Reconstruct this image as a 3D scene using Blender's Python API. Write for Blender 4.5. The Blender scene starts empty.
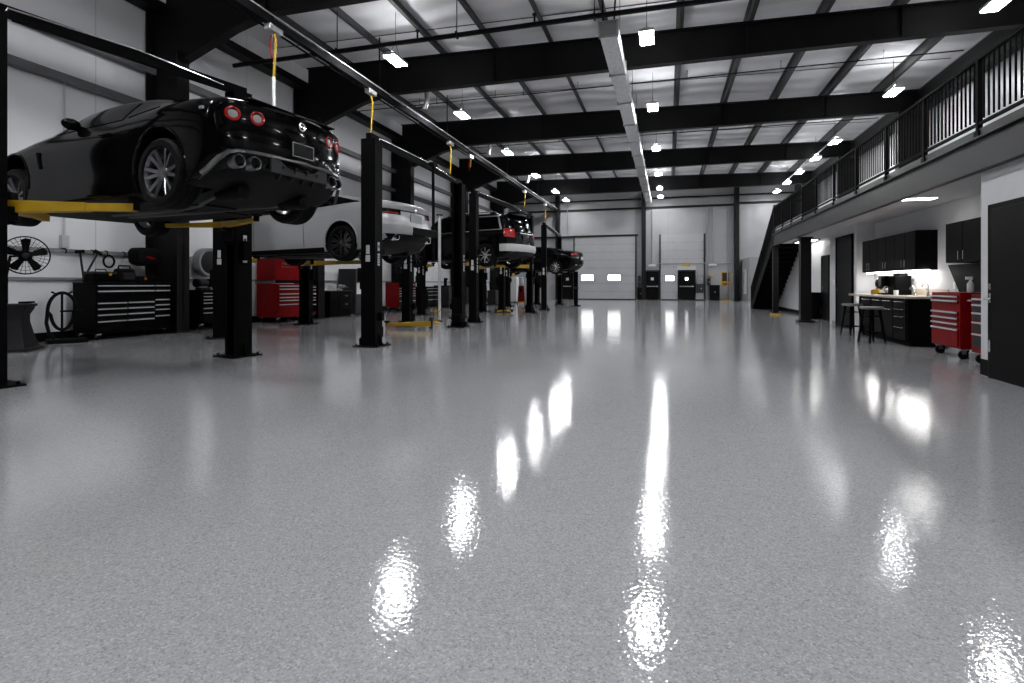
import bpy, bmesh, math, random
from mathutils import Vector, Matrix, Euler
random.seed(7)
R = math.radians
SC = bpy.context.scene
COL = SC.collection

# ------------------------------------------------------------------ camera, world, exposure
TH = math.atan(156 / 540.0)            # yaw to the left of the aisle
FOC, Y0, EYE = 540.0, 284.0, 1.15
cd = bpy.data.cameras.new('camera')
cam = bpy.data.objects.new('camera', cd)
COL.objects.link(cam)
cam.location = (0, 0, EYE)
cam.rotation_euler = (R(90), 0, TH)
cd.sensor_width = 36.0
cd.lens = 36.0 * FOC / 1024.0
cd.shift_y = -(341.5 - Y0) / 1024.0
cd.clip_end = 200
SC.camera = cam
SC.view_settings.view_transform = 'Standard'
SC.view_settings.look = 'None'
SC.view_settings.gamma = 1.0
SC.view_settings.exposure = 0.78
SC.view_settings.use_curve_mapping = False
wd = bpy.data.worlds.new('world')
SC.world = wd
wd.use_nodes = True
wd.node_tree.nodes['Background'].inputs[0].default_value = (1, 1, 1, 1)
wd.node_tree.nodes['Background'].inputs[1].default_value = 0.03
LAMP = 105.0          # strength of the high-bay lamps
SC.cycles.max_bounces = 8
SC.cycles.diffuse_bounces = 5
SC.cycles.glossy_bounces = 4
SC.cycles.caustics_reflective = False
SC.cycles.caustics_refractive = False
SC.cycles.sample_clamp_indirect = 8.0

CT, ST = math.cos(TH), math.sin(TH)


def W(X, D):                            # camera-aligned right / depth -> world x, y
    return (X * CT - D * ST, X * ST + D * CT)


def G(px, D):                           # point seen in column px at depth D
    return W((px - 512) / FOC * D, D)


def P(px, py, D):
    x, y = G(px, D)
    return Vector((x, y, EYE + (Y0 - py) / FOC * D))


# ------------------------------------------------------------------ materials
def mat(name, col, rough=0.5, metal=0.0, coat=0.0, emit=0.0, bump=0.0, bscale=40.0, vary=0.0, vscale=6.0, spec=0.5):
    m = bpy.data.materials.new(name)
    m.use_nodes = True
    nt = m.node_tree
    b = nt.nodes['Principled BSDF']
    if isinstance(col, (int, float)):
        col = (col, col, col)
    b.inputs['Base Color'].default_value = (*col, 1)
    b.inputs['Roughness'].default_value = rough
    b.inputs['Metallic'].default_value = metal
    b.inputs['Coat Weight'].default_value = coat
    b.inputs['Coat Roughness'].default_value = 0.03
    b.inputs['Specular IOR Level'].default_value = spec
    if emit:
        b.inputs['Emission Color'].default_value = (*col, 1)
        b.inputs['Emission Strength'].default_value = emit
    if bump or vary:
        tc = nt.nodes.new('ShaderNodeTexCoord')
    if bump:
        n = nt.nodes.new('ShaderNodeTexNoise')
        n.inputs['Scale'].default_value = bscale
        n.inputs['Detail'].default_value = 3
        nt.links.new(tc.outputs['Object'], n.inputs['Vector'])
        bp = nt.nodes.new('ShaderNodeBump')
        bp.inputs['Strength'].default_value = bump
        bp.inputs['Distance'].default_value = 0.03
        nt.links.new(n.outputs['Fac'], bp.inputs['Height'])
        nt.links.new(bp.outputs['Normal'], b.inputs['Normal'])
    if vary:
        n2 = nt.nodes.new('ShaderNodeTexNoise')
        n2.inputs['Scale'].default_value = vscale
        n2.inputs['Detail'].default_value = 4
        nt.links.new(tc.outputs['Object'], n2.inputs['Vector'])
        mr = nt.nodes.new('ShaderNodeMapRange')
        mr.inputs['From Min'].default_value = 0.25
        mr.inputs['From Max'].default_value = 0.75
        mr.inputs['To Min'].default_value = 1 - vary
        mr.inputs['To Max'].default_value = 1 + vary
        nt.links.new(n2.outputs['Fac'], mr.inputs['Value'])
        mx = nt.nodes.new('ShaderNodeMix')
        mx.data_type = 'RGBA'
        mx.blend_type = 'MULTIPLY'
        mx.inputs['Factor'].default_value = 1
        mx.inputs[6].default_value = (*col, 1)
        nt.links.new(mr.outputs['Result'], mx.inputs[7])
        nt.links.new(mx.outputs[2], b.inputs['Base Color'])
    return m


M = {}
M['wall'] = mat('white_wall', (0.42, 0.42, 0.43), 0.55, vary=0.05, vscale=1.5)
M['panel'] = mat('white_liner_panel', (0.42, 0.42, 0.43), 0.35, bump=0.05, bscale=3, vary=0.05, vscale=1.2)
M['office'] = mat('office_paint', (0.52, 0.52, 0.53), 0.6, vary=0.03)
M['steel'] = mat('black_painted_steel', (0.0035, 0.0035, 0.0038), 0.5, vary=0.25, vscale=3, spec=0.2)
M['purlin'] = mat('grey_purlin_steel', (0.06, 0.06, 0.062), 0.45, metal=0.3, vary=0.25, vscale=3)
M['girt'] = mat('grey_girt', (0.11, 0.11, 0.115), 0.5, vary=0.15)
M['galv'] = mat('galvanized_metal', (0.55, 0.55, 0.56), 0.32, metal=0.75, bump=0.05, bscale=30, vary=0.2, vscale=9)
M['lift'] = mat('black_lift_enamel', (0.0022, 0.0022, 0.0024), 0.62, vary=0.3, vscale=4, spec=0.05)
M['blackp'] = mat('black_powder_coat', (0.0015, 0.0015, 0.0017), 0.45, spec=0.06)
M['blackg'] = mat('black_gloss', (0.0015, 0.0015, 0.0017), 0.2, spec=0.12)
M['blackm'] = mat('black_matte', (0.0025, 0.0025, 0.0025), 0.75, spec=0.1)
M['rubber'] = mat('tyre_rubber', (0.002, 0.002, 0.002), 0.6, bump=0.1, bscale=60, spec=0.12)
M['dark'] = mat('dark_underbody', (0.002, 0.002, 0.0022), 0.6, vary=0.4, vscale=5, spec=0.12)
M['grey'] = mat('grey_plastic', (0.02, 0.02, 0.0215), 0.5, spec=0.2)
M['mid'] = mat('mid_grey_paint', (0.22, 0.22, 0.225), 0.5)
M['light'] = mat('light_grey', (0.5, 0.5, 0.5), 0.5)
M['white'] = mat('white_plastic', (0.75, 0.75, 0.75), 0.4)
M['chrome'] = mat('brushed_chrome', (0.75, 0.75, 0.76), 0.22, metal=1.0)
M['rimg'] = mat('gunmetal_rim', (0.20, 0.20, 0.21), 0.28, metal=1.0)
M['rims'] = mat('silver_rim', (0.62, 0.62, 0.63), 0.25, metal=1.0)
M['rimb'] = mat('black_rim', (0.01, 0.01, 0.01), 0.2)
M['yellow'] = mat('yellow_enamel', (0.42, 0.25, 0.005), 0.45, vary=0.12)
M['red'] = mat('red_enamel', (0.165, 0.002, 0.003), 0.4, vary=0.12, spec=0.1)
M['redl'] = mat('red_lens', (0.30, 0.01, 0.01), 0.15, emit=0.03)
M['clear'] = mat('clear_lamp_lens', (0.3, 0.3, 0.3), 0.1)
M['orange'] = mat('amber_lens', (0.6, 0.16, 0.01), 0.2)
M['paintb'] = mat('black_car_paint', (0.0015, 0.0015, 0.0017), 0.12, coat=0.12, spec=0.08)
M['paints'] = mat('silver_car_paint', (0.34, 0.34, 0.345), 0.3, metal=0.35, coat=0.5)
M['glass'] = mat('tinted_car_glass', (0.001, 0.001, 0.0012), 0.06, spec=0.06)
M['trim'] = mat('dark_grey_trim', (0.045, 0.045, 0.047), 0.35, metal=0.3)
M['door'] = mat('black_door_paint', (0.003, 0.003, 0.0033), 0.45, vary=0.2, vscale=2, spec=0.07)
M['cab'] = mat('black_cabinet_laminate', (0.0012, 0.0012, 0.0013), 0.5, spec=0.06)
M['counter'] = mat('pale_countertop', (0.42, 0.36, 0.29), 0.3, vary=0.15, vscale=25)
M['wood'] = mat('grey_wood', (0.16, 0.15, 0.14), 0.5, vary=0.3, vscale=18)
M['alu'] = mat('satin_aluminium', (0.5, 0.5, 0.51), 0.5, metal=0.4)
M['uplight_fill'] = mat('ceiling_fill_glow', (0.965, 0.98, 1.0), 0.4, emit=34.0)  # added glow on the lamp tops, brightens the ceiling
M['lamp'] = mat('lamp_diffuser', (0.965, 0.98, 1.0), 0.4, emit=LAMP)
M['strip'] = mat('under_cabinet_light', (1, 0.98, 0.95), 0.4, emit=17.0)
M['troffer'] = mat('ceiling_troffer', (1, 0.98, 0.95), 0.4, emit=9.0)
M['day'] = mat('daylight_window', (1, 1, 1), 0.2, emit=3.2)


def floor_material():
    m = bpy.data.materials.new('speckled_epoxy')
    m.use_nodes = True
    nt = m.node_tree
    b = nt.nodes['Principled BSDF']
    tc = nt.nodes.new('ShaderNodeTexCoord')
    vo = nt.nodes.new('ShaderNodeTexVoronoi')
    vo.inputs['Scale'].default_value = 150
    nt.links.new(tc.outputs['Object'], vo.inputs['Vector'])
    bw = nt.nodes.new('ShaderNodeSeparateColor')
    nt.links.new(vo.outputs['Color'], bw.inputs[0])
    cr = nt.nodes.new('ShaderNodeValToRGB')
    cr.color_ramp.interpolation = 'CONSTANT'
    e = cr.color_ramp.elements
    e[0].position = 0.0
    e[0].color = (0.265, 0.265, 0.273, 1)
    e[1].position = 0.10
    e[1].color = (0.325, 0.325, 0.335, 1)
    for pos, v in ((0.4, 0.365), (0.7, 0.40), (0.93, 0.46)):
        q = e.new(pos)
        q.color = (v, v, v * 1.03, 1)
    nt.links.new(bw.outputs[0], cr.inputs['Fac'])
    nt.links.new(cr.outputs['Color'], b.inputs['Base Color'])
    b.inputs['Roughness'].default_value = 0.055
    b.inputs['Specular IOR Level'].default_value = 0.8
    no = nt.nodes.new('ShaderNodeTexNoise')
    no.inputs['Scale'].default_value = 42
    no.inputs['Detail'].default_value = 2.5
    nt.links.new(tc.outputs['Object'], no.inputs['Vector'])
    bp = nt.nodes.new('ShaderNodeBump')
    bp.inputs['Strength'].default_value = 0.10
    bp.inputs['Distance'].default_value = 0.01
    nt.links.new(no.outputs['Fac'], bp.inputs['Height'])
    nt.links.new(bp.outputs['Normal'], b.inputs['Normal'])
    return m


def ceiling_material():
    m = bpy.data.materials.new('insulation_blanket')
    m.use_nodes = True
    nt = m.node_tree
    b = nt.nodes['Principled BSDF']
    tc = nt.nodes.new('ShaderNodeTexCoord')
    wv = nt.nodes.new('ShaderNodeTexWave')
    wv.bands_direction = 'Y'
    wv.inputs['Scale'].default_value = 0.33
    wv.inputs['Distortion'].default_value = 5.0
    wv.inputs['Detail'].default_value = 2
    wv.inputs['Detail Scale'].default_value = 0.8
    nt.links.new(tc.outputs['Object'], wv.inputs['Vector'])
    bp = nt.nodes.new('ShaderNodeBump')
    bp.inputs['Strength'].default_value = 0.9
    bp.inputs['Distance'].default_value = 0.12
    nt.links.new(wv.outputs['Fac'], bp.inputs['Height'])
    nt.links.new(bp.outputs['Normal'], b.inputs['Normal'])
    b.inputs['Base Color'].default_value = (0.86, 0.86, 0.875, 1)
    b.inputs['Roughness'].default_value = 0.35
    return m


def seam_wall_material(name, col, axis, period, horizontal=None, rough=0.4):
    """white panels with thin darker seams; the seams are the joints of the sheets"""
    m = mat(name, col, rough, vary=0.05, vscale=1.3)
    nt = m.node_tree
    b = nt.nodes['Principled BSDF']
    src = b.inputs['Base Color'].links[0].from_socket
    tc = nt.nodes.new('ShaderNodeTexCoord')
    sp = nt.nodes.new('ShaderNodeSeparateXYZ')
    nt.links.new(tc.outputs['Object'], sp.inputs[0])

    def line(ax, per, wdt):
        d = nt.nodes.new('ShaderNodeMath')
        d.operation = 'PINGPONG'
        d.inputs[1].default_value = per / 2
        nt.links.new(sp.outputs[ax], d.inputs[0])
        g = nt.nodes.new('ShaderNodeMath')
        g.operation = 'LESS_THAN'
        g.inputs[1].default_value = wdt
        nt.links.new(d.outputs[0], g.inputs[0])
        return g.outputs[0]
    f = line(axis, period, 0.012)
    if horizontal:
        h = line('Z', horizontal, 0.010)
        mx = nt.nodes.new('ShaderNodeMath')
        mx.operation = 'MAXIMUM'
        nt.links.new(f, mx.inputs[0])
        nt.links.new(h, mx.inputs[1])
        f = mx.outputs[0]
    mm = nt.nodes.new('ShaderNodeMath')
    mm.operation = 'MULTIPLY'
    mm.inputs[1].default_value = 0.3
    nt.links.new(f, mm.inputs[0])
    mix = nt.nodes.new('ShaderNodeMix')
    mix.data_type = 'RGBA'
    nt.links.new(mm.outputs[0], mix.inputs['Factor'])
    nt.links.new(src, mix.inputs[6])
    mix.inputs[7].default_value = (0.1, 0.1, 0.1, 1)
    nt.links.new(mix.outputs[2], b.inputs['Base Color'])
    return m


M['floor'] = floor_material()
M['ceil'] = ceiling_material()
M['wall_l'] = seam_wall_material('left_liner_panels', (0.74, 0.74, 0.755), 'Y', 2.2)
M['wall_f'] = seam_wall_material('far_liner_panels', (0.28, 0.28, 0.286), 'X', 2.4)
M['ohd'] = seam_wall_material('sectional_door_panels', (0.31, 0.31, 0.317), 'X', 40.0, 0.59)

# ------------------------------------------------------------------ mesh helpers


def B():
    return bmesh.new()


def box(bm, c, s, rot=None, taper=None):
    """box of size s about c; taper=(tx,ty) scales the top face"""
    vs = []
    for z in (-.5, .5):
        for x, y in ((-.5, -.5), (.5, -.5), (.5, .5), (-.5, .5)):
            kx, ky = (taper if (taper and z > 0) else (1, 1))
            v = Vector((x * s[0] * kx, y * s[1] * ky, z * s[2]))
            if rot is not None:
                v = rot @ v
            vs.append(bm.verts.new(v + Vector(c)))
    for f in ((3, 2, 1, 0), (4, 5, 6, 7), (0, 1, 5, 4), (1, 2, 6, 5), (2, 3, 7, 6), (3, 0, 4, 7)):
        bm.faces.new([vs[i] for i in f])
    return bm


def bar(bm, p0, p1, w, h=None, w1=None, h1=None):
    """rectangular bar from p0 to p1 (w across, h up), tapering to w1,h1"""
    h = h or w
    w1 = w1 or w
    h1 = h1 or h
    p0, p1 = Vector(p0), Vector(p1)
    d = (p1 - p0).normalized()
    up = Vector((0, 0, 1)) if abs(d.z) < 0.95 else Vector((0, 1, 0))
    s = d.cross(up).normalized()
    u = s.cross(d).normalized()
    vs = []
    for p, a, b in ((p0, w, h), (p1, w1, h1)):
        for x, y in ((-.5, -.5), (.5, -.5), (.5, .5), (-.5, .5)):
            vs.append(bm.verts.new(p + s * (x * a) + u * (y * b)))
    for f in ((3, 2, 1, 0), (4, 5, 6, 7), (0, 1, 5, 4), (1, 2, 6, 5), (2, 3, 7, 6), (3, 0, 4, 7)):
        bm.faces.new([vs[i] for i in f])
    return bm


def _ring(bm, c, a, b, r, n):
    return [bm.verts.new(c + a * (r * math.cos(2 * math.pi * i / n)) + b * (r * math.sin(2 * math.pi * i / n))) for i in range(n)]


def cyl(bm, p0, p1, r0, r1=None, n=16, caps=True):
    r1 = r0 if r1 is None else r1
    p0, p1 = Vector(p0), Vector(p1)
    d = (p1 - p0).normalized()
    a = d.orthogonal().normalized()
    b = d.cross(a)
    q0, q1 = _ring(bm, p0, a, b, r0, n), _ring(bm, p1, a, b, r1, n)
    for i in range(n):
        j = (i + 1) % n
        bm.faces.new((q0[i], q0[j], q1[j], q1[i]))
    if caps:
        bm.faces.new(list(reversed(q0)))
        bm.faces.new(q1)
    return bm


def tube(bm, pts, r, n=8, closed=False):
    pts = [Vector(p) for p in pts]
    k = len(pts)
    rings = []
    a = None
    for i, p in enumerate(pts):
        if closed:
            d = (pts[(i + 1) % k] - pts[i - 1]).normalized()
        else:
            d = (pts[min(i + 1, k - 1)] - pts[max(i - 1, 0)]).normalized()
        if a is None:
            a = d.orthogonal().normalized()
        a = (a - d * a.dot(d)).normalized()
        b = d.cross(a)
        rr = r[i] if isinstance(r, (list, tuple)) else r
        rings.append(_ring(bm, p, a, b, rr, n))
    for i in range(k if closed else k - 1):
        q0, q1 = rings[i], rings[(i + 1) % k]
        for s in range(n):
            t = (s + 1) % n
            bm.faces.new((q0[s], q0[t], q1[t], q1[s]))
    if not closed:
        bm.faces.new(list(reversed(rings[0])))
        bm.faces.new(rings[-1])
    return bm


def lathe(bm, prof, o=(0, 0, 0), axis='Z', n=24, cap=True):
    """prof: (radius, height) pairs"""
    o = Vector(o)
    ax = {'Z': (Vector((1, 0, 0)), Vector((0, 1, 0)), Vector((0, 0, 1))),
          'Y': (Vector((0, 0, 1)), Vector((1, 0, 0)), Vector((0, 1, 0))),
          'X': (Vector((0, 1, 0)), Vector((0, 0, 1)), Vector((1, 0, 0)))}[axis]
    rings = [_ring(bm, o + ax[2] * h, ax[0], ax[1], max(r, 1e-4), n) for r, h in prof]
    for q0, q1 in zip(rings, rings[1:]):
        for i in range(n):
            j = (i + 1) % n
            bm.faces.new((q0[i], q0[j], q1[j], q1[i]))
    if cap:
        bm.faces.new(list(reversed(rings[0])))
        bm.faces.new(rings[-1])
    return bm


def prism(bm, poly, d0, d1, f):
    """poly of 2d points extruded from d0 to d1; f(u,v,d)->xyz"""
    a = [bm.verts.new(f(u, v, d0)) for u, v in poly]
    b = [bm.verts.new(f(u, v, d1)) for u, v in poly]
    n = len(poly)
    bm.faces.new(a)
    bm.faces.new(list(reversed(b)))
    for i in range(n):
        j = (i + 1) % n
        bm.faces.new((a[j], a[i], b[i], b[j]))
    return bm


def ball(bm, c, r, sx=1, sy=1, sz=1, n=16):
    bmesh.ops.create_uvsphere(bm, u_segments=n, v_segments=max(6, n // 2), radius=r,
                              matrix=Matrix.Translation(c) @ Matrix.Diagonal((sx, sy, sz, 1)))
    return bm


def put(name, bm, m, parent=None, loc=None, rot=None, smooth=35, bevel=0.0, fix=True):
    if fix:
        bmesh.ops.recalc_face_normals(bm, faces=bm.faces)
    me = bpy.data.meshes.new(name)
    bm.to_mesh(me)
    bm.free()
    for x in (m if isinstance(m, (list, tuple)) else [m]):
        me.materials.append(M[x] if isinstance(x, str) else x)
    if smooth:
        me.shade_smooth()
        me.set_sharp_from_angle(angle=R(smooth))
    o = bpy.data.objects.new(name, me)
    COL.objects.link(o)
    if parent:
        o.parent = parent
    if loc is not None:
        o.location = loc
    if rot is not None:
        o.rotation_euler = rot
    if bevel:
        md = o.modifiers.new('bevel', 'BEVEL')
        md.width = bevel
        md.segments = 2
        md.limit_method = 'ANGLE'
    return o


def tag(o, label, cat, group=None, kind=None):
    if label:
        o['label'] = label
    if cat:
        o['category'] = cat
    if group:
        o['group'] = group
    if kind:
        o['kind'] = kind
    return o


def thing(name, label, cat, loc=(0, 0, 0), rz=0.0, group=None):
    o = bpy.data.objects.new(name, None)
    o.empty_display_size = 0.1
    COL.objects.link(o)
    o.location = loc
    o.rotation_euler = (0, 0, rz)
    return tag(o, label, cat, group)


def copy_tree(o, parent=None):
    c = o.copy()
    COL.objects.link(c)
    if parent:
        c.parent = parent
    for ch in [x for x in COL.objects if x.parent == o]:
        copy_tree(ch, c)
    return c


def struct(name, bm, m, bevel=0.0, label=None):
    o = put(name, bm, m, smooth=0, bevel=bevel)
    o['kind'] = 'structure'
    if label:
        o['label'] = label
    return o


# ------------------------------------------------------------------ the building shell
XL, XR, YF, YB = -12.0, 8.6, 40.5, -8.0
struct('floor', box(B(), ((XL + XR) / 2, 16, -0.1), (XR - XL + 1, 51, 0.2)), 'floor')


def roofz(x):
    return 8.33 - 0.02 * x


bm = B()
v = [bm.verts.new((x, y, roofz(x) + dz)) for dz in (0, .2) for x, y in ((XL - .4, YB), (XR + .4, YB), (XR + .4, YF), (XL - .4, YF))]
for f in ((0, 1, 2, 3), (7, 6, 5, 4), (0, 4, 5, 1), (1, 5, 6, 2), (2, 6, 7, 3), (3, 7, 4, 0)):
    bm.faces.new([v[i] for i in f])
struct('ceiling', bm, 'ceil')
struct('wall_left', box(B(), (XL - .1, 16, 4.3), (.2, 50, 8.8)), 'wall_l')
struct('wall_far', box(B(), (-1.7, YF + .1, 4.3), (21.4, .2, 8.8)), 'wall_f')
struct('wall_right', box(B(), (XR + .1, 16, 4.3), (.2, 50, 8.8)), 'panel')
struct('wall_back', box(B(), (-1.7, YB - .1, 4.3), (21.4, .2, 8.8)), 'purlin')
# black baseboard along the left wall and wall girts
struct('baseboard_left', box(B(), (XL + .02, 20, .09), (.04, 41, .18)), 'blackm')
k = 1
for z, h in ((5.36, .16), (6.24, .16)):
    struct('trim_%d' % k, box(B(), (XL + .1, 16, z), (.2, 49, h)), 'girt'); k += 1
struct('trim_%d' % k, box(B(), (XL + .03, 20, 1.26), (.05, 41, .05)), 'mid'); k += 1
struct('trim_%d' % k, box(B(), (XL + .25, 16, 7.75), (.4, 49, .22)), 'steel'); k += 1      # eave strut
struct('trim_%d' % k, box(B(), (XR - .2, 16, 7.45), (.3, 49, .75)), 'steel'); k += 1
for x0, x1, z, h in ((-12, -6.9, 4.7, .12), (-6.9, -2.1, 4.72, .12), (-12, 4.4, 6.68, .13), (4.7, 8.6, 6.78, .13), (-12, 8.6, 7.35, .10)):
    struct('trim_%d' % k, box(B(), ((x0 + x1) / 2, YF - .08, z), (x1 - x0, .16, h)), 'steel'); k += 1
# purlins under the roof blanket: Z section
for x in (-10.1, -8.4, -6.7, -5.0, -3.3, -1.62, .3, 2.05, 3.8, 5.5, 7.2):
    z = roofz(x)
    bm = B()
    prism(bm, [(-.09, 0), (.012, 0), (.012, -.235), (.1, -.235), (.1, -.2), (.1, -.25), (-.008, -.25), (-.008, -.014), (-.09, -.014)] if False else
          [(-.09, 0), (.012, 0), (.012, -.236), (.1, -.236), (.1, -.25), (-.008, -.25), (-.008, -.014), (-.09, -.014)],
          -7.9, YF, lambda u, w_, d, x=x, z=z: Vector((x + u, d, z + w_)))
    struct('trim_%d' % k, bm, 'purlin'); k += 1
FR = [10.1, 15.4, 22.0, 28.9, 36.0]
ordn = ['first', 'second', 'third', 'fourth', 'fifth']
# rigid frames: tapered I-beam rafters with a haunch at the left column
for i, y in enumerate(FR):
    tops = lambda x: roofz(x) - .26
    bm = B()
    zb = 7.18
    left, right = -11.5, 8.35
    web = [(left, 6.35), (-10.95, 6.4), (-9.5, 6.95), (-8.6, zb), (right, zb), (right, tops(right)), (left, tops(left))]
    prism(bm, web, y - .02, y + .02, lambda u, w_, d: Vector((u, d, w_)))
    for a, b in zip(web[1:4], web[2:5]):
        bar(bm, (a[0], y, a[1]), (b[0], y, b[1]), .24, .03)
    bar(bm, (left, y, tops(left) - .015), (right, y, tops(right) - .015), .24, .03)
    for sx in (-8.6, -5, -1.5, 2, 5.5):
        box(bm, (sx, y, 7.6), (.02, .2, .8))
    tag(put('roof_beam', bm, 'steel', smooth=0),
        ['black roof beam meeting the steel column beside the long black tool chest, nearest the camera',
         'black roof beam with the nearest middle and left high-bay lamps hung before it',
         'second black roof beam crossing the picture beyond the front end of the duct',
         'third black roof beam crossing the picture, above the middle of the duct',
         'farthest black roof beam, crossing just before the far wall'][i], 'roof beam')
    bm = B()
    xa, xb = -11.95, -11.0
    box(bm, ((xa + xb) / 2, y, 3.9), (xb - xa, .03, 7.8))
    for x in (xa + .02, xb - .02):
        box(bm, (x, y, 3.9 if x < -11.5 else 3.3), (.04, .34, 7.8 if x < -11.5 else 6.6))
    box(bm, ((xa + xb) / 2, y, .015), (xb - xa + .1, .44, .03))
    tag(put('steel_column', bm, 'steel', smooth=0),
        ['black steel wall column just right of the long black tool chest',
         'black steel wall column just right of the tall red tool chest',
         'black steel wall column rising behind the silver car tail',
         'black steel wall column rising behind the empty lift posts and the black SUV roof',
         'black steel wall column in the far left of the hall, above the black sedan side'][i], 'column')
    if i in (2, 3, 4):
        bm = B()
        xm, xn = 7.75, 8.5
        box(bm, ((xm + xn) / 2, y, 5.15), (xn - xm, .03, 4.1))
        for x in (xm, xn):
            box(bm, (x, y, 5.15), (.04, .3, 4.1))
        box(bm, ((xm + xn) / 2, y, 3.12), (xn - xm + .08, .4, .025))
        tag(put('steel_column', bm, 'steel', smooth=0),
            ['', '', 'black steel column behind the mezzanine railing, nearest one with balusters in front',
             'black steel column behind the middle of the mezzanine railing',
             'black steel column behind the stair end of the mezzanine railing'][i], 'column')
for x, lb in ((-1.68, 'black steel column on the far wall, left of the middle exit door'),
              (4.56, 'black steel column on the far wall, right of the yellow framed board'),
              (-8.0, 'black steel column on the far wall behind the black sedan')):
    bm = B()
    for dx in (-.12, .12):
        box(bm, (x + dx, YF - .28, 3.9), (.03, .5, 7.8))
    box(bm, (x, YF - .28, 3.9), (.24, .03, 7.8))
    box(bm, (x, YF - .52, 3.9), (.30, .03, 7.8))
    box(bm, (x, YF - .28, .015), (.4, .54, .03))
    tag(put('steel_column', bm, 'steel', smooth=0), lb, 'column')


# ------------------------------------------------------------------ far wall: doors, windows, equipment
def sdoor(n, bm, m, label=None, bevel=0.0):
    o = struct('door_%d' % n, bm, m, bevel, label)
    return o


def sectional_door(n, x0, x1, h, win, label):
    y = YF - .05
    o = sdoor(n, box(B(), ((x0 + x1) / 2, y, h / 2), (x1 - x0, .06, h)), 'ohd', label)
    bm = B()
    for s in range(1, 8):
        box(bm, ((x0 + x1) / 2, y - .032, h * s / 8), (x1 - x0 - .04, .012, .018))
    put('section_joint', bm, 'mid', o, smooth=0)
    bm = B()
    for x in (x0 - .05, x1 + .05):
        box(bm, (x, y - .06, h / 2), (.09, .12, h))
    put('track', bm, 'grey', o, smooth=0)
    bm = B()
    for s in range(1, 8):
        for x in (x0 + .06, x1 - .06, x0 + (x1 - x0) * .3, x0 + (x1 - x0) * .6):
            box(bm, (x, y - .05, h * s / 8), (.07, .04, .09))
    put('hinge', bm, 'mid', o, smooth=0)
    box_s = B()
    box(box_s, ((x0 + x1) / 2, y - .03, .03), (x1 - x0, .05, .06))
    put('bottom_seal', box_s, 'blackm', o, smooth=0)
    for (wx, wz, ww, wh) in win:
        f = B()
        box(f, (wx, y - .04, wz), (ww + .1, .04, wh + .1))
        fo = put('window_frame', f, 'grey', o, smooth=0)
        put('window_pane', box(B(), (wx, y - .062, wz), (ww, .012, wh)), 'day', fo, smooth=0)
    return o


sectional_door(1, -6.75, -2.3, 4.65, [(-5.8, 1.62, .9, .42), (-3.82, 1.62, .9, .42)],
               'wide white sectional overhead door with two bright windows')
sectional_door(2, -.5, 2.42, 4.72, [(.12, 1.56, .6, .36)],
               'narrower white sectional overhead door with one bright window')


def exit_door(n, x0, x1, h, y, label):
    o = sdoor(n, box(B(), ((x0 + x1) / 2, y, h / 2), (x1 - x0, .06, h)), 'door', label, bevel=.006)
    xm = (x0 + x1) / 2
    f = B()
    for x in (x0 - .04, x1 + .04):
        box(f, (x, y, h / 2 + .02), (.07, .12, h + .04))
    box(f, (xm, y, h + .05), (x1 - x0 + .15, .12, .08))
    put('door_frame', f, 'blackp', o, smooth=0)
    b = B()
    box(b, (xm, y - .07, .98), (x1 - x0 - .12, .05, .07))
    for x in (x0 + .1, x1 - .1):
        box(b, (x, y - .06, .98), (.1, .09, .1))
    put('panic_bar', b, 'chrome', o, smooth=0)
    w_ = B()
    box(w_, (xm, y - .035, 1.52), (.26, .02, .26))
    wf = put('window_frame', w_, 'grey', o, smooth=0)
    put('window_pane', box(B(), (xm, y - .048, 1.52), (.19, .01, .19)), 'day' if n == 4 else 'light', wf, smooth=0)
    return o


exit_door(3, -1.53, -.66, 2.05, YF - .06, 'black exit door beside the tall steel column at the middle of the far wall')
exit_door(4, .74, 1.80, 2.05, YF - .16, 'black exit door standing in front of the narrower overhead door')
exit_door(5, -7.66, -6.95, 1.95, YF - .06, 'black exit door left of the wide overhead door, seen past the lift posts')
struct('trim_%d' % k, box(B(), (1.27, YF - .12, 2.3), (1.25, .09, .32)), 'wall'); k += 1
# conduits on the far wall
for x, z0, z1, lb in ((-1.1, 2.55, 6.6, 'thin grey conduit rising above the middle exit door'),
                      (2.62, 0.1, 6.6, 'dark door track pipe at the right jamb of the narrower overhead door'),
                      (3.05, 2.4, 6.6, 'thin grey conduit rising above the black cabinet on the far wall'),
                      (4.0, 0.1, 6.6, 'thin grey downpipe beside the yellow framed board'),
                      (-7.3, 4.8, 7.2, 'grey pipe at upper left of the wide overhead door')):
    bm = cyl(B(), (x, YF - .12, z0), (x, YF - .12, z1), .05, n=10)
    for z in (z0 + .3, (z0 + z1) / 2, z1 - .3):
        box(bm, (x, YF - .065, z), (.16, .1, .05))
    tag(put('conduit_pipe', bm, 'mid'), lb, 'pipe')
bm = cyl(B(), (-1.4, YF - .16, 2.62), (4.25, YF - .16, 2.62), .035, n=8)
for x in (-1.3, 0.3, 2.0, 3.3, 4.15):
    box(bm, (x, YF - .09, 2.62), (.06, .12, .08))
tag(put('conduit_pipe', bm, 'mid'), 'level grey conduit running over the far wall exit doors', 'pipe')
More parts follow.
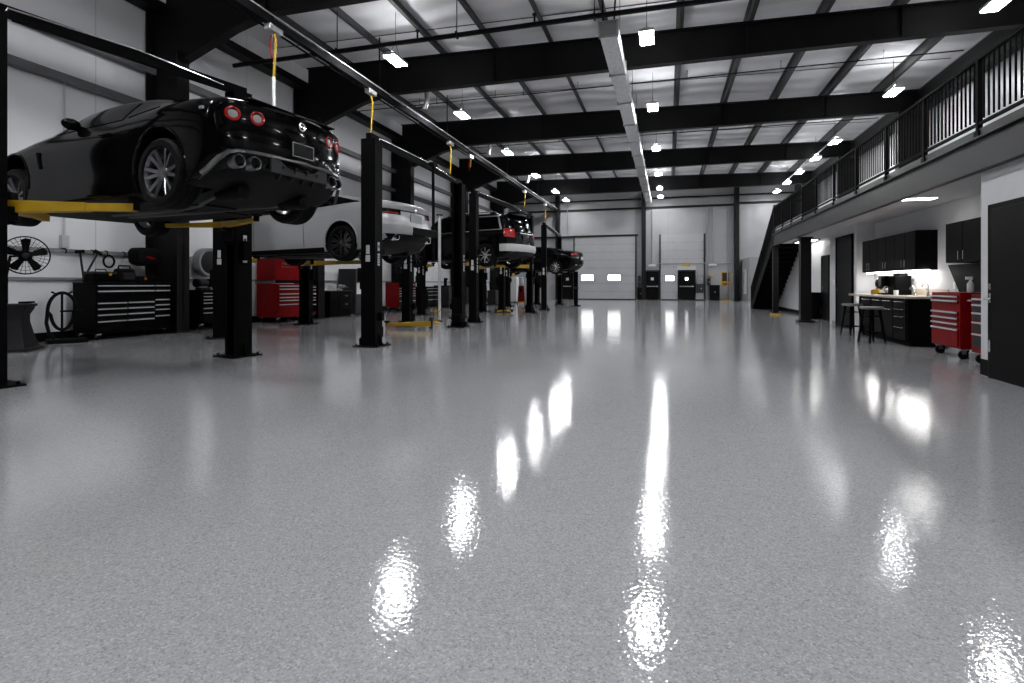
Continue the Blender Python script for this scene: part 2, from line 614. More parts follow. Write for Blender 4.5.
for x, lb in ((-1.12, 'small twin head emergency light over the middle exit door'),
              (1.24, 'yellow emergency sign light over the exit door of the narrower overhead door'),
              (3.0, 'small twin head emergency light above the black far wall cabinet')):
    t = thing('emergency_light', lb, 'emergency light', (x, YF - .14 if x != 1.24 else YF - .2, 2.5), group='emergency lights on the far wall')
    put('housing', box(B(), (0, 0, 0), (.36, .1, .16)), 'yellow' if x == 1.24 else 'light', t, smooth=0, bevel=.01)
    for s in (-1, 1):
        bm = B()
        lathe(bm, [(.02, .0), (.075, -.05), (.08, -.1), (.06, -.11)], (s * .2, -.02, -.02), 'Y', 12)
        put('lamp_head', bm, 'yellow' if x == 1.24 else 'light', t)
t = thing('steel_cabinet', 'black steel cabinet standing at the far wall left of the yellow framed board', 'cabinet', (3.12, YF - .3, 0))
put('body', box(B(), (0, 0, .54), (.66, .5, 1.08)), 'blackp', t, bevel=.01)
for s in (-1, 1):
    d = put('door', box(B(), (s * .16, -.255, .54), (.3, .02, 1.0)), 'door', t, bevel=.004)
    put('door_handle', box(B(), (s * .04, -.275, .6), (.02, .02, .14)), 'chrome', d)
t = thing('notice_board', 'yellow framed notice board on the far wall beside the right column', 'notice board', (3.88, YF - .03, 1.5))
put('frame', box(B(), (0, 0, 0), (.62, .05, 1.0)), 'yellow', t, bevel=.008)
put('panel', box(B(), (0, -.03, .14), (.46, .02, .6)), 'grey', t)
bm = B()
for i in range(4):
    box(bm, (-.14 + .1 * i, -.03, -.34), (.07, .02, .16))
put('card', bm, 'red', t)
tag(put('kick_plate', box(B(), (3.85, YF - .25, .04), (.5, .3, .08)), 'yellow', bevel=.01), 'yellow block on the floor below the yellow framed board', 'block')
for x, z, w_, h, lb, m_ in ((2.2, 1.5, .36, .62, 'grey electrical box with a gauge, right of the exit door with the yellow light', 'mid'),
                            (2.16, .84, .48, .62, 'dark coiled hose box below the grey electrical box on the far wall', 'grey'),
                            (2.9, 1.75, .3, .1, 'small yellow sign above the black far wall cabinet', 'yellow'),
                            (-2.0, 1.3, .2, .9, 'grey hanging hose box between wide overhead door and column', 'grey'),
                            (-1.98, .45, .34, .9, 'black bin beside the middle far wall column', 'blackm'),
                            (2.75, 1.3, .24, .5, 'dark wall phone left of the black far wall cabinet', 'grey')):
    t = thing('wall_box', lb, 'box', (x, YF - .14, z))
    put('body', box(B(), (0, 0, 0), (w_, .2, h)), m_, t, bevel=.012)
    put('cover', box(B(), (0, -.105, 0), (w_ * .8, .02, h * .8)), m_, t, bevel=.006)
    put('knob', lathe(B(), [(.03, 0), (.03, -.03), (.02, -.04)], (w_ * .2, -.11, 0), 'Y', 10), 'light', t)
# low white room beyond the stair
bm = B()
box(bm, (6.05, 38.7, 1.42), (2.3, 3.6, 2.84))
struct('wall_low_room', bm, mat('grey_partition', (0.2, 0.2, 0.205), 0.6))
t = thing('electrical_panel', 'grey electrical panel on the low white partition behind the stair foot', 'electrical panel', (4.82, 38.0, 1.3))
put('body', box(B(), (0, 0, 0), (.14, .7, 1.6)), 'light', t, bevel=.01)
put('panel_door', box(B(), (-.08, 0, 0), (.02, .6, 1.4)), 'mid', t, bevel=.005)
put('latch', box(B(), (-.1, -.22, 0), (.03, .05, .14)), 'blackp', t)

# ------------------------------------------------------------------ mezzanine, stair, right hand rooms
MX, MT = 3.76, 3.10            # fascia plane, deck top
bm = B()
box(bm, ((MX + XR) / 2 + .05, 8.9, 2.855), (XR - MX - .12, 25.8, .45))
struct('ceiling_mezzanine', bm, 'office')
bm = B()
box(bm, (MX, 8.9, MT - .34), (.04, 25.9, .40))
box(bm, (MX - .03, 8.9, MT - .535), (.10, 25.9, .025))
box(bm, (MX - .03, 8.9, MT - .13), (.09, 25.9, .022))
box(bm, (MX + .03, 8.9, MT - .06), (.05, 25.9, .13))
box(bm, (MX + .06, 21.82, MT - .27), (.2, .05, .52))
tag(put('mezzanine_beam', bm, mat('fascia_paint', (0.010, 0.010, 0.0107), 0.36, spec=0.18), smooth=0), 'long dark grey channel beam carrying the mezzanine edge above the rooms on the right', 'beam')
struct('floor_mezzanine', box(B(), ((MX + XR) / 2, 8.9, MT - .008), (XR - MX - .1, 25.8, .03)), 'mid')
# steel railing: posts, rails, balusters
t = thing('mezzanine_railing', 'black steel baluster railing along the mezzanine edge', 'railing', (MX + .02, 0, MT))
ys = [5.2, 6.7, 8.2, 9.7, 11.2, 12.8, 14.4, 16.0, 17.5, 19.0, 20.4, 21.8]
RH = .89
for y in ys:
    bm = box(B(), (0, y, RH / 2 - .1), (.055, .055, RH + .2))
    box(bm, (-.02, y, -.12), (.03, .11, .2))
    put('post', bm, 'lift', t, smooth=0)
put('top_rail', box(B(), (0, 13.5, RH), (.06, 16.7, .04)), 'lift', t, smooth=0)
put('bottom_rail', box(B(), (0, 13.5, .075), (.04, 16.7, .033)), 'lift', t, smooth=0)
bal = []
for a, b in zip(ys, ys[1:]):
    n = int((b - a) / .105)
    bal += [a + (b - a) * i / n for i in range(1, n)]
bm0 = box(B(), (0, 0, .5), (.018, .018, .76))
first = put('baluster', bm0, 'lift', t, smooth=0)
first.location = (0, bal[0], 0)
for y in bal[1:100]:
    c_ = first.copy()
    COL.objects.link(c_)
    c_.location = (0, y, 0)
bm = B()
for y in bal[100:]:
    box(bm, (0, y, .5), (.018, .018, .76))
if bal[100:]:
    put('baluster_run', bm, 'lift', t, smooth=0)['kind'] = 'stuff'
# columns below the mezzanine edge
for (x, y, w_, lb) in ((3.97, 18.1, .29, 'wide black square column under the mezzanine, nearer of the two by the stair'),
                       (3.87, 22.2, .19, 'slim black square column under the stair end of the mezzanine, on a yellow foot')):
    t = thing('square_column', lb, 'column', (x, y, 0))
    put('shaft', box(B(), (0, 0, 1.275), (w_, w_, 2.55)), 'steel', t, bevel=.01)
    put('base_plate', box(B(), (0, 0, .03), (w_ + .14, w_ + .14, .06)), 'yellow' if w_ < .25 else 'steel', t, bevel=.005)
    put('cap_plate', box(B(), (0, 0, 2.545), (w_ + .1, w_ + .1, .03)), 'steel', t, bevel=.005)
# stair going down away from the camera
t = thing('steel_staircase', 'black steel staircase dropping from the mezzanine end toward the far wall', 'staircase', (MX, 21.87, 0))
NS = 17
run, rise = 5.7, MT
for s in (0, 1.15):
    bm = B()
    poly = [(0, rise + .02), (0, rise - .42), (run - .35, -.0), (run + .1, 0), (run + .1, .12)]
    prism(bm, poly, s - .02, s + .02, lambda u, w_, d: Vector((d + .02, u, max(w_, 0.0))))
    put('stringer', bm, 'lift', t, smooth=0)
for i in range(NS):
    z = rise * (i + 1) / (NS + 1)
    y = run * (1 - (i + 1) / (NS + 1))
    bm = box(B(), (.59, y, z - .02), (1.12, .32, .04))
    box(bm, (.59, y + .14, z - .1), (1.12, .02, .17))
    put('tread', bm, 'blackm', t, smooth=0)
for s in (0.0, 1.15):
    r = B()
    bar(r, (s + .02, 0, rise + .95), (s + .02, run + .1, .98), .05, .05)
    bar(r, (s + .02, 0, rise + .14), (s + .02, run + .1, .17), .035, .035)
    put('handrail', r, 'lift', t, smooth=0)
    for f_ in (0, .25, .5, .75, 1.0):
        put('stair_post', box(B(), (s + .02, run * f_ + .03, rise * (1 - f_) + .48), (.05, .05, 1.0)), 'lift', t, smooth=0)
    n = 44 if s == 0 else 30
    b0 = None
    for i in range(1, n):
        f_ = i / n
        if b0 is None:
            b0 = put('stair_baluster', box(B(), (0, 0, 0), (.02, .02, .8)), 'lift', t, smooth=0)
            q = b0
        else:
            q = b0.copy()
            COL.objects.link(q)
        q.location = (s + .02, run * f_, rise * (1 - f_) + .55)
# near right wall with door, room walls under the mezzanine
bm = B()
box(bm, (3.88, 1.6, 1.29), (.16, 13.2, 2.58))
struct('wall_near_right', bm, 'office')
bm = B()
box(bm, (3.796, 8.1, .11), (.012, .2, .2))
struct('baseboard_right', bm, 'blackm')
o = sdoor(6, box(B(), (3.815, 7.43, 1.03), (.06, 1.06, 2.06)), 'door', 'black flush door in the white wall at the right edge of the picture', .004)
f = B()
for y in (7.99, 6.87):
    box(f, (3.83, y, 1.05), (.09, .06, 2.1))
box(f, (3.83, 7.43, 2.09), (.09, 1.18, .06))
put('door_frame', f, 'blackp', o, smooth=0)
h = B()
box(h, (3.742, 7.88, .98), (.012, .05, .12))
cyl(h, (3.745, 7.88, .97), (3.68, 7.88, .97), .012, n=10)
tube(h, [(3.685, 7.89, .97), (3.682, 7.82, .972), (3.684, 7.75, .965)], .011, 8)
box(h, (3.742, 7.88, 1.12), (.016, .07, .07))
put('lever_handle', h, 'chrome', o)
hb = B()
box(hb, (3.742, 7.88, .4), (.02, .05, .14))
put('hinge', hb, 'chrome', o)
KX = 4.86
struct('wall_kitchen', box(B(), (KX + .08, 11.6, 1.31), (.16, 7.1, 2.64)), 'office')
struct('wall_kitchen_far', box(B(), (4.68, 15.2, 1.31), (.44, .12, 2.64)), 'office')
struct('wall_kitchen_near', box(B(), (4.4, 8.14, 1.31), (.9, .1, 2.64)), 'office')
struct('wall_store', box(B(), (4.54, 16.3, 1.31), (.14, 2.3, 2.64)), 'office')
struct('wall_corridor', box(B(), (4.9, 22.0, 1.31), (.14, 12.0, 2.64)), 'office')
struct('wall_corridor_end', box(B(), (6.8, 17.5, 1.31), (3.7, .14, 2.64)), 'office')
struct('wall_under_stair', box(B(), (6.9, 23.3, 1.31), (3.5, .14, 2.64)), 'office')
struct('baseboard_corridor', box(B(), (4.82, 22.0, .07), (.03, 12.0, .14)), 'blackm')
struct('baseboard_store', box(B(), (4.455, 16.2, .06), (.03, 1.9, .12)), 'mid')


def wall_door(n, x, y0, y1, h_, lb, lever):
    o = sdoor(n, box(B(), (x, (y0 + y1) / 2, h_ / 2), (.06, y1 - y0, h_)), 'door', lb, .004)
    f = B()
    for y in (y0 - .03, y1 + .03):
        box(f, (x, y, h_ / 2), (.09, .05, h_ + .05))
    box(f, (x, (y0 + y1) / 2, h_ + .03), (.09, y1 - y0 + .11, .05))
    put('door_frame', f, 'blackp', o, smooth=0)
    hh = B()
    box(hh, (x - .035, lever, 1.0), (.014, .06, .16))
    cyl(hh, (x - .04, lever, 1.0), (x - .09, lever, 1.0), .012, n=8)
    s = 1 if lever < (y0 + y1) / 2 else -1
    tube(hh, [(x - .085, lever, 1.0), (x - .087, lever + .12 * s, 1.0)], .011, 8)
    put('lever_handle', hh, 'chrome', o)
    return o


wall_door(7, 4.46, 15.42, 16.66, 2.36, 'tall black flush door in the white wall behind the stools', 16.55)
wall_door(8, 4.82, 18.85, 19.6, 2.0, 'narrow black door beyond the store wall, next to the wide column', 19.5)
t = thing('corridor_light', 'flat rectangular light grid in the corridor ceiling beside the wide column', 'ceiling light', (4.5, 20.4, 2.61))
put('frame', box(B(), (0, 0, 0), (.5, 1.6, .03)), 'blackp', t)
for dy in (-.4, .4):
    put('diffuser', box(B(), (0, dy, -.018), (.38, .6, .012)), 'troffer', t, smooth=0)
tag(put('waste_bin', lathe(B(), [(.17, 0), (.21, .02), (.24, .85), (.25, .87), (.0, .88)], (4.6, 19.9, 0), 'Z', 20), 'blackm'),
    'black waste bin against the corridor wall behind the wide column', 'bin')
tag(put('light_switch', box(B(), (4.455, 16.95, 1.2), (.02, .09, .14)), 'white', bevel=.004), 'white light switch left of the tall black door', 'switch')

# kitchen -----------------------------------------------------------------
t = thing('wall_cabinet', 'long black wall cabinet run above the lit counter', 'cabinet', (KX - .36, 13.39, 1.42))
L = 2.9
put('body', box(B(), (.19, 0, .375), (.34, L, .75)), 'cab', t, bevel=.004)
for i in range(6):
    y = -L / 2 + L * (i + .5) / 6
    d = put('door', box(B(), (.008, y, .375), (.022, L / 6 - .008, .74)), 'cab', t, bevel=.003)
    yy = y + (.17 if i % 2 == 0 else -.17)
    hb = B()
    tube(hb, [(-.005, yy, .06), (-.035, yy, .06), (-.035, yy, .2), (-.005, yy, .2)], .007, 6)
    put('door_handle', hb, 'chrome', d)
for i in range(3):
    put('light_strip', box(B(), (.16, -1.02 + i * 1.02, -.012), (.1, .98, .02)), 'strip', t, smooth=0)
t = thing('wall_cabinet', 'short black wall cabinet over the red tool chest beside the right white wall', 'cabinet', (KX - .36, 9.95, 1.5))
L = 1.66
put('body', box(B(), (.19, 0, .33), (.34, L, .66)), 'cab', t, bevel=.004)
for i in range(3):
    y = -L / 2 + L * (i + .5) / 3
    d = put('door', box(B(), (.008, y, .33), (.022, L / 3 - .008, .65)), 'cab', t, bevel=.003)
    yy = y + (-.2 if i == 2 else .2)
    hb = B()
    tube(hb, [(-.005, yy, .05), (-.035, yy, .05), (-.035, yy, .18), (-.005, yy, .18)], .007, 6)
    put('door_handle', hb, 'chrome', d)
bm = B()
prism(bm, [(9.2, 1.0), (11.05, 1.0), (11.45, 1.49), (9.2, 1.49)], KX - .05, KX - .01, lambda u, w_, d: Vector((d, u, w_)))
tag(put('splash_panel', bm, 'cab', smooth=0), 'black slanted panel on the wall under the short wall cabinet', 'panel')
t = thing('base_cabinet', 'black base cabinet run with chrome drawer pulls below the pale counter', 'cabinet', (4.2, 0, 0))
put('body', box(B(), (.32, 12.75, .49), (.62, 2.5, .78)), 'cab', t, bevel=.004)
put('plinth', box(B(), (.34, 12.75, .05), (.54, 2.4, .1)), 'blackm', t)
for y, n_ in ((11.83, 4), (12.42, 2), (13.0, 2), (13.6, 2)):
    z = .86
    for i in range(n_):
        h_ = (.14, .14, .2, .28)[i] if n_ == 4 else (.16, .6)[i]
        d = put('drawer' if (n_ == 4 or i == 0) else 'door', box(B(), (.005, y, z - h_ / 2), (.022, .56, h_ - .01)), 'cab', t, bevel=.003)
        hb = B()
        tube(hb, [(-.005, y - .17, z - .045), (-.035, y - .17, z - .045), (-.035, y + .17, z - .045), (-.005, y + .17, z - .045)], .008, 6)
        put('drawer_handle', hb, 'chrome', d)
        z -= h_
bm = box(B(), (4.51, 13.1, .9), (.68, 3.25, .045))
box(bm, (4.83, 13.1, .99), (.025, 3.25, .13))
tag(put('countertop', bm, 'counter', bevel=.006), 'pale countertop with splashback over the black base cabinets', 'countertop')
t = thing('counter_leg', 'black end panel carrying the stool end of the pale counter', 'panel', (4.5, 14.55, 0))
put('panel', box(B(), (.1, 0, .44), (.5, .05, .875)), 'cab', t)
# bar stools


def stool(label, x, y):
    t = thing('bar_stool', label, 'stool', (x, y, 0), R(20), 'bar stools at the pale counter')
    bm = B()
    lathe(bm, [(.17, .655), (.2, .665), (.205, .685), (.2, .705), (.05, .70)], (0, 0, 0), 'Z', 28)
    put('seat', bm, 'wood', t)
    for i in range(4):
        a = R(45 + 90 * i)
        put('leg', bar(B(), (.13 * math.cos(a), .13 * math.sin(a), .665), (.225 * math.cos(a), .225 * math.sin(a), .0), .034, .034, .028, .028), 'blackp', t)
    bm = B()
    for zz, q in ((.2, .195), (.52, .15)):
        pts = [(q * math.cos(R(45 + 90 * i)), q * math.sin(R(45 + 90 * i)), zz) for i in range(4)]
        for i in range(4):
            bar(bm, pts[i], pts[(i + 1) % 4], .02, .02)
    put('footrest', bm, 'blackp', t)


x, y = G(871.5, 10.6); stool('round topped black bar stool nearer the camera, before the drawers', x, y)
x, y = G(852, 12.2); stool('round topped black bar stool at the far end of the counter, before the tall door', x, y)
# things on the counter
CT0 = .923
t = thing('coffee_machine', 'large black coffee machine on the pale counter', 'coffee machine', (4.55, 13.15, CT0))
put('body', box(B(), (.1, -.06, .2), (.3, .36, .4)), 'blackp', t, bevel=.015)
put('brew_head', box(B(), (.0, .2, .29), (.36, .2, .22)), 'blackg', t, bevel=.015)
put('drip_tray', box(B(), (.0, .2, .02), (.36, .2, .04)), 'grey', t, bevel=.006)
put('carafe', lathe(B(), [(.05, 0), (.07, .02), (.07, .09), (.045, .13)], (-.02, .2, .045), 'Z', 18), 'chrome', t)
put('water_tank', box(B(), (.1, -.1, .42), (.2, .2, .05)), 'glass', t, bevel=.01)
x, y = G(898.5, 10.95)
t = thing('mug', 'white mug on the pale counter right of the coffee machine', 'mug', (4.42, 12.62, CT0))
put('cup', lathe(B(), [(.034, 0), (.04, .005), (.043, .1), (.038, .1), (.035, .01)], (0, 0, 0), 'Z', 20, cap=False), 'white', t)
put('handle', tube(B(), [(0, -.04, .08), (0, -.07, .075), (0, -.07, .03), (0, -.04, .025)], .006, 6), 'white', t)
tag(put('snack_box', box(B(), (4.36, 13.62, CT0 + .05), (.1, .14, .1)), 'yellow', bevel=.005), 'yellow snack box on the counter at the left of the coffee machine', 'box')
tag(put('snack_box', box(B(), (4.45, 13.8, CT0 + .06), (.1, .12, .12)), 'yellow', bevel=.005), 'second yellow snack box, farther from the coffee machine', 'box')


def faucet(lb, y, high):
    t = thing('faucet', lb, 'faucet', (4.62, y, CT0))
    put('base', lathe(B(), [(.035, 0), (.035, .02), (.022, .03), (.02, .09), (.0, .1)], (0, 0, 0), 'Z', 16), 'chrome', t)
    put('spout', tube(B(), [(0, 0, .08), (0, 0, high), (-.02, 0, high + .03), (-.06, 0, high + .035), (-.09, 0, high + .01), (-.095, 0, high - .03)], .011, 8), 'chrome', t)
    put('lever', bar(B(), (0, .02, .09), (.0, .09, .16), .016, .012), 'chrome', t)


faucet('chrome faucet beside the coffee machine', 12.25, .15)
faucet('chrome gooseneck faucet at the near end of the counter', 11.72, .2)
t = thing('paper_towel_dispenser', 'small black rounded dispenser on the white wall left of the coffee machine', 'dispenser', (4.74, 14.45, 1.16))
put('body', ball(B(), (0, 0, 0), .14, .7, 1.0, .95, 20), 'blackg', t)
put('spout', box(B(), (-.02, -.0, -.12), (.1, .14, .04)), 'grey', t, bevel=.01)
tag(put('wall_socket', box(B(), (KX - .008, 11.3, 1.12), (.016, .08, .12)), 'white', bevel=.004), 'white wall socket above the near end of the counter', 'socket')
t = thing('ceiling_troffer', 'slim bright ceiling light in the white soffit above the wall cabinets', 'ceiling light', (4.12, 10.85, 2.62))
put('frame', box(B(), (0, 0, 0), (.56, .26, .02)), 'white', t)
put('diffuser', box(B(), (0, 0, -.012), (.5, .2, .012)), 'troffer', t, smooth=0)

# ------------------------------------------------------------------ tool chests
def tool_chest(label, cat, loc, rz, w, d, h, rows, body, face, handle, z0=.15, group=None, lid=True, casters=True):
    """front faces local -Y; rows: list of (x0,x1,z0,z1) drawers in fractions of the front"""
    t = thing('tool_chest', label, cat, loc, rz, group)
    hb = h - z0
    put('body', box(B(), (0, 0, z0 + hb / 2), (w, d, hb)), body, t, bevel=.008)
    if lid:
        put('top_mat', box(B(), (0, 0, h + .012), (w + .01, d + .01, .025)), 'blackm', t, bevel=.006)
    for (a, b, c, e) in rows:
        xa, xb = -w / 2 + w * a, -w / 2 + w * b
        za, zb = z0 + hb * c, z0 + hb * e
        dr = put('drawer', box(B(), ((xa + xb) / 2, -d / 2 - .008, (za + zb) / 2), (xb - xa - .012, .022, zb - za - .012)), face, t, bevel=.004)
        hd = B()
        box(hd, ((xa + xb) / 2, -d / 2 - .028, zb - .028), (xb - xa - .02, .02, .024))
        put('drawer_handle', hd, handle, dr, bevel=.004)
    if casters:
        for sx in (-1, 1):
            for sy in (-1, 1):
                cs = B()
                x, y = sx * (w / 2 - .09), sy * (d / 2 - .08)
                box(cs, (x, y, z0 - .012), (.1, .1, .02))
                box(cs, (x - .03, y, z0 - .05), (.008, .06, .07))
                box(cs, (x + .03, y, z0 - .05), (.008, .06, .07))
                c_ = put('caster', cs, 'chrome', t)
                put('wheel', lathe(B(), [(.03, -.018), (z0 * .42, -.015), (z0 * .42, .015), (.03, .018)], (x, y, z0 * .42), 'X', 16), 'rubber', c_)
        put('side_handle', tube(B(), [(w / 2, -d * .3, h - .12), (w / 2 + .05, -d * .3, h - .12), (w / 2 + .05, d * .3, h - .12), (w / 2, d * .3, h - .12)], .012, 8), handle, t)
    return t


FX = R(90)      # front facing +X
# long black chest on the left wall
rows = [(0.01, .755, .875, .98), (.765, .99, .875, .98), (0.01, .755, .76, .87), (.765, .99, .76, .87)]
for za, zb in ((.52, .63), (.40, .515), (.27, .395)):
    rows += [(.01, .38, za, zb), (.39, .755, za, zb)]
for za, zb in ((.56, .67), (.46, .555), (.32, .455)):
    rows += [(.765, .99, za, zb)]
rows += [(.01, .38, .06, .265), (.39, .755, .06, .265), (.765, .99, .06, .315)]
tool_chest('long black rolling tool chest with rows of silver drawer pulls, against the left wall', 'tool chest',
           (-11.47, 9.03, 0), FX, 1.70, .64, 1.16, rows, 'blackp', 'blackg', 'alu', z0=.13)
CH = 1.186
# items on that chest
t = thing('toolbox', 'low black toolbox at the near end of the long black chest', 'toolbox', (-11.45, 8.5, CH), FX)
put('box', box(B(), (0, 0, .09), (.5, .26, .18)), 'blackp', t, bevel=.012)
put('lid', box(B(), (0, 0, .2), (.51, .27, .05)), 'grey', t, bevel=.012)
put('handle', tube(B(), [(-.12, 0, .22), (-.1, 0, .27), (.1, 0, .27), (.12, 0, .22)], .012, 8), 'blackm', t)
put('latch', box(B(), (0.1, -.14, .17), (.05, .02, .06)), 'yellow', t)
t = thing('jump_starter', 'rounded black jump starter on the long black chest', 'jump starter', (-11.42, 8.99, CH), FX)
put('body', box(B(), (0, 0, .15), (.42, .3, .3), taper=(.8, .7)), 'blackm', t, bevel=.04)
put('handle', tube(B(), [(-.14, 0, .28), (-.12, 0, .36), (.12, 0, .36), (.14, 0, .28)], .018, 8), 'blackm', t)
put('face_panel', box(B(), (0, -.135, .14), (.24, .03, .14)), 'grey', t, bevel=.01)
t = thing('battery_charger', 'small black charger with amber button beside the jump starter', 'charger', (-11.36, 9.32, CH), FX)
put('body', box(B(), (0, 0, .07), (.22, .2, .14)), 'blackm', t, bevel=.015)
put('button', lathe(B(), [(.025, 0), (.025, -.02), (.015, -.025)], (.03, -.1, .08), 'Y', 12), 'orange', t)
t = thing('welding_hood', 'big black hood with a red mark on a stand over the long black chest', 'hood', (-11.5, 9.56, CH), FX)
put('base', box(B(), (0.05, 0, .07), (.42, .26, .14)), 'blackm', t, bevel=.02)
put('neck', bar(B(), (.12, 0, .1), (.08, 0, .46), .12, .12), 'blackm', t)
bm = B()
prism(bm, [(-.27, .42), (-.31, .68), (-.24, .79), (.18, .77), (.27, .64), (.28, .46), (.1, .38), (-.1, .37)], -.2, .2, lambda u, w_, d: Vector((u, d, w_)))
put('shell', bm, 'blackm', t, bevel=.06)
bm = B()
box(bm, (-.08, -.206, .57), (.13, .014, .04))
box(bm, (.0, -.206, .545), (.13, .014, .03))
put('red_mark', bm, 'red', t)
tag(put('red_strap', tube(B(), [(-11.1, 10.03, .98), (-11.08, 10.06, .75), (-11.08, 10.07, .6), (-11.1, 10.05, .45), (-11.1, 10.04, .12)], [.025, .02, .05, .025, .02], 8), 'red'),
    'red strap hanging at the right end of the long black chest', 'strap')
# tool rail with hanging hand tools
t = thing('tool_rail', 'long level tool rail fixed to the left wall above the black chest', 'rail', (XL + .05, 8.6, 1.84))
put('rail', box(B(), (0, 0, 0), (.05, 3.6, .07)), 'mid', t)
for dy in (-.5, .05, .35, .75):
    put('hook', tube(B(), [(.02, dy, .04), (.09, dy, .03), (.1, dy, -.03), (.07, dy, -.06)], .012, 6), 'blackm', t)
for y, a, lb in ((8.36, 8, 'dark long hammer hanging from the wall rail, leftmost'),
                 (8.72, -28, 'dark slanting hammer hanging from the wall rail over the low toolbox')):
    t = thing('hammer', lb, 'hammer', (XL + .16, y, 1.8))
    t.rotation_euler = (R(a), 0, 0)
    put('handle', bar(B(), (0, 0, 0), (0, 0, -.62), .028, .03), 'grey', t)
    put('head', box(B(), (0, 0, .03), (.06, .17, .07)), 'blackm', t, bevel=.01)
tag(put('cable_coil', tube(B(), [(XL + .12, 9.0 + .12 * math.cos(a), 1.65 + .13 * math.sin(a)) for a in [2 * math.pi * i / 20 for i in range(20)]], .022, 8, True), 'blackm'),
    'small dark coil hanging on the wall rail above the jump starter', 'cable')
t = thing('wall_socket_box', 'light electrical outlet box on the left wall above the rail with its conduit', 'outlet', (XL + .06, 8.12, 2.02))
put('box', box(B(), (0, 0, 0), (.1, .14, .26)), 'light', t, bevel=.01)
put('conduit', cyl(B(), (0, 0, .12), (0, 0, 3.3), .022, n=8), 'light', t)
# drum fan on pole
fz = P(25.5, 255.5, 9.7)
t = thing('pedestal_fan', 'round black caged fan on a pole left of the long black chest', 'fan', (fz.x, fz.y, 0), R(60))
put('base', lathe(B(), [(.28, 0), (.28, .03), (.06, .06), (.03, .1)], (-.25, .12, 0), 'Z', 24), 'blackm', t)
put('pole', tube(B(), [(-.25, .12, .05), (-.25, .12, fz.z - .35), (-.2, .12, fz.z - .02), (0, .12, fz.z)], .025, 10), 'blackm', t)
put('motor', lathe(B(), [(.05, .2), (.1, .18), (.1, .02), (.06, -.02)], (0, 0, fz.z), 'Y', 20), 'blackm', t)
RF = .335
bm = B()
for rr, yy in ((RF, 0), (RF, -.1), (RF * .97, -.14), (RF * .62, -.155), (RF * .3, -.16), (RF * .8, .1)):
    tube(bm, [(rr * math.cos(a), yy, fz.z + rr * math.sin(a)) for a in [2 * math.pi * i / 36 for i in range(36)]], .008 if rr == RF else .003, 6, True)
for i in range(28):
    a = 2 * math.pi * i / 28
    ca, sa = math.cos(a), math.sin(a)
    tube(bm, [(.05 * ca, -.16, fz.z + .05 * sa), (RF * .6 * ca, -.155, fz.z + RF * .6 * sa), (RF * .97 * ca, -.14, fz.z + RF * .97 * sa), (RF * ca, -.05, fz.z + RF * sa), (RF * .8 * ca, .1, fz.z + RF * .8 * sa), (.1 * ca, .14, fz.z + .1 * sa)], .0025, 4)
put('cage', bm, 'blackm', t)
for i in range(5):
    a = R(18 + 72 * i)
    bm = B()
    rot = Matrix.Rotation(a, 3, 'Y') @ Matrix.Rotation(R(28), 3, 'Z')
    prism(bm, [(.05, -.035), (.29, -.075), (.31, 0), (.28, .07), (.05, .035)], -.004, .004,
          lambda u, w_, d, a=a: Matrix.Rotation(-a, 3, 'Y') @ Vector((u, d + w_ * .35 - .04, w_)) + Vector((0, 0, fz.z)))
    put('blade', bm, 'blackp', t)
put('hub', lathe(B(), [(.05, .0), (.05, -.1), (.03, -.11)], (0, 0, fz.z), 'Y', 16), 'grey', t)
# flared pedestal beside the fan
x, y = G(17, 9.3)
t = thing('flared_stand', 'flared dark grey pedestal stand with a tray top, in front of the fan', 'stand', (x, y, 0), R(35))
bm = B()
for (hw, hd, z) in ():
    pass
prof = [(.0, .27, .3), (.05, .27, .3), (.06, .21, .26), (.25, .17, .2), (.5, .125, .15), (.62, .13, .14), (.72, .18, .17), (.76, .19, .18)]
rings = []
for z, a, b in prof:
    rings.append([bm.verts.new((sx * a, sy * b, z)) for sx, sy in ((-1, -1), (1, -1), (1, 1), (-1, 1))])
for q0, q1 in zip(rings, rings[1:]):
    for i in range(4):
        j = (i + 1) % 4
        bm.faces.new((q0[i], q0[j], q1[j], q1[i]))
bm.faces.new(list(reversed(rings[0])))
bm.faces.new(rings[-1])
put('pedestal', bm, 'grey', t, smooth=60, bevel=.012)
put('tray', box(B(), (0, 0, .785), (.42, .4, .05)), 'grey', t, bevel=.01)
put('tool_arm', bar(B(), (.0, .1, .82), (.26, -.05, .84), .06, .05, .03, .03), 'blackm', t)
# hose stand
x, y = G(62, 10.55)
t = thing('hose_stand', 'black hose loop hung on a low stand left of the long black chest', 'hose stand', (x, y, 0), R(62))
put('base', box(B(), (.08, 0, .04), (.62, .42, .08)), 'blackm', t, bevel=.01)
put('post', tube(B(), [(0, 0, .05), (0, 0, .98)], .02, 8), 'blackm', t)
put('tray', box(B(), (.14, -.06, .62), (.34, .18, .03)), 'blackm', t, bevel=.006)
put('hook', tube(B(), [(-.16, 0, 1.0), (-.1, 0, .96), (.1, 0, .96), (.16, 0, 1.0)], .018, 8), 'blackm', t)
pts = []
for i in range(32):
    a = 2 * math.pi * i / 32
    pts.append((.22 * math.cos(a) * (1 if math.sin(a) > 0 else .8), -.05, .62 + .36 * math.sin(a)))
hz = tube(B(), pts, .03, 8, True)
tube(hz, [(-.22, -.07, .65), (-.24, -.08, .4), (-.2, -.08, .2), (-.12, -.08, .09)], .03, 8)
put('hose', hz, 'rubber', t)

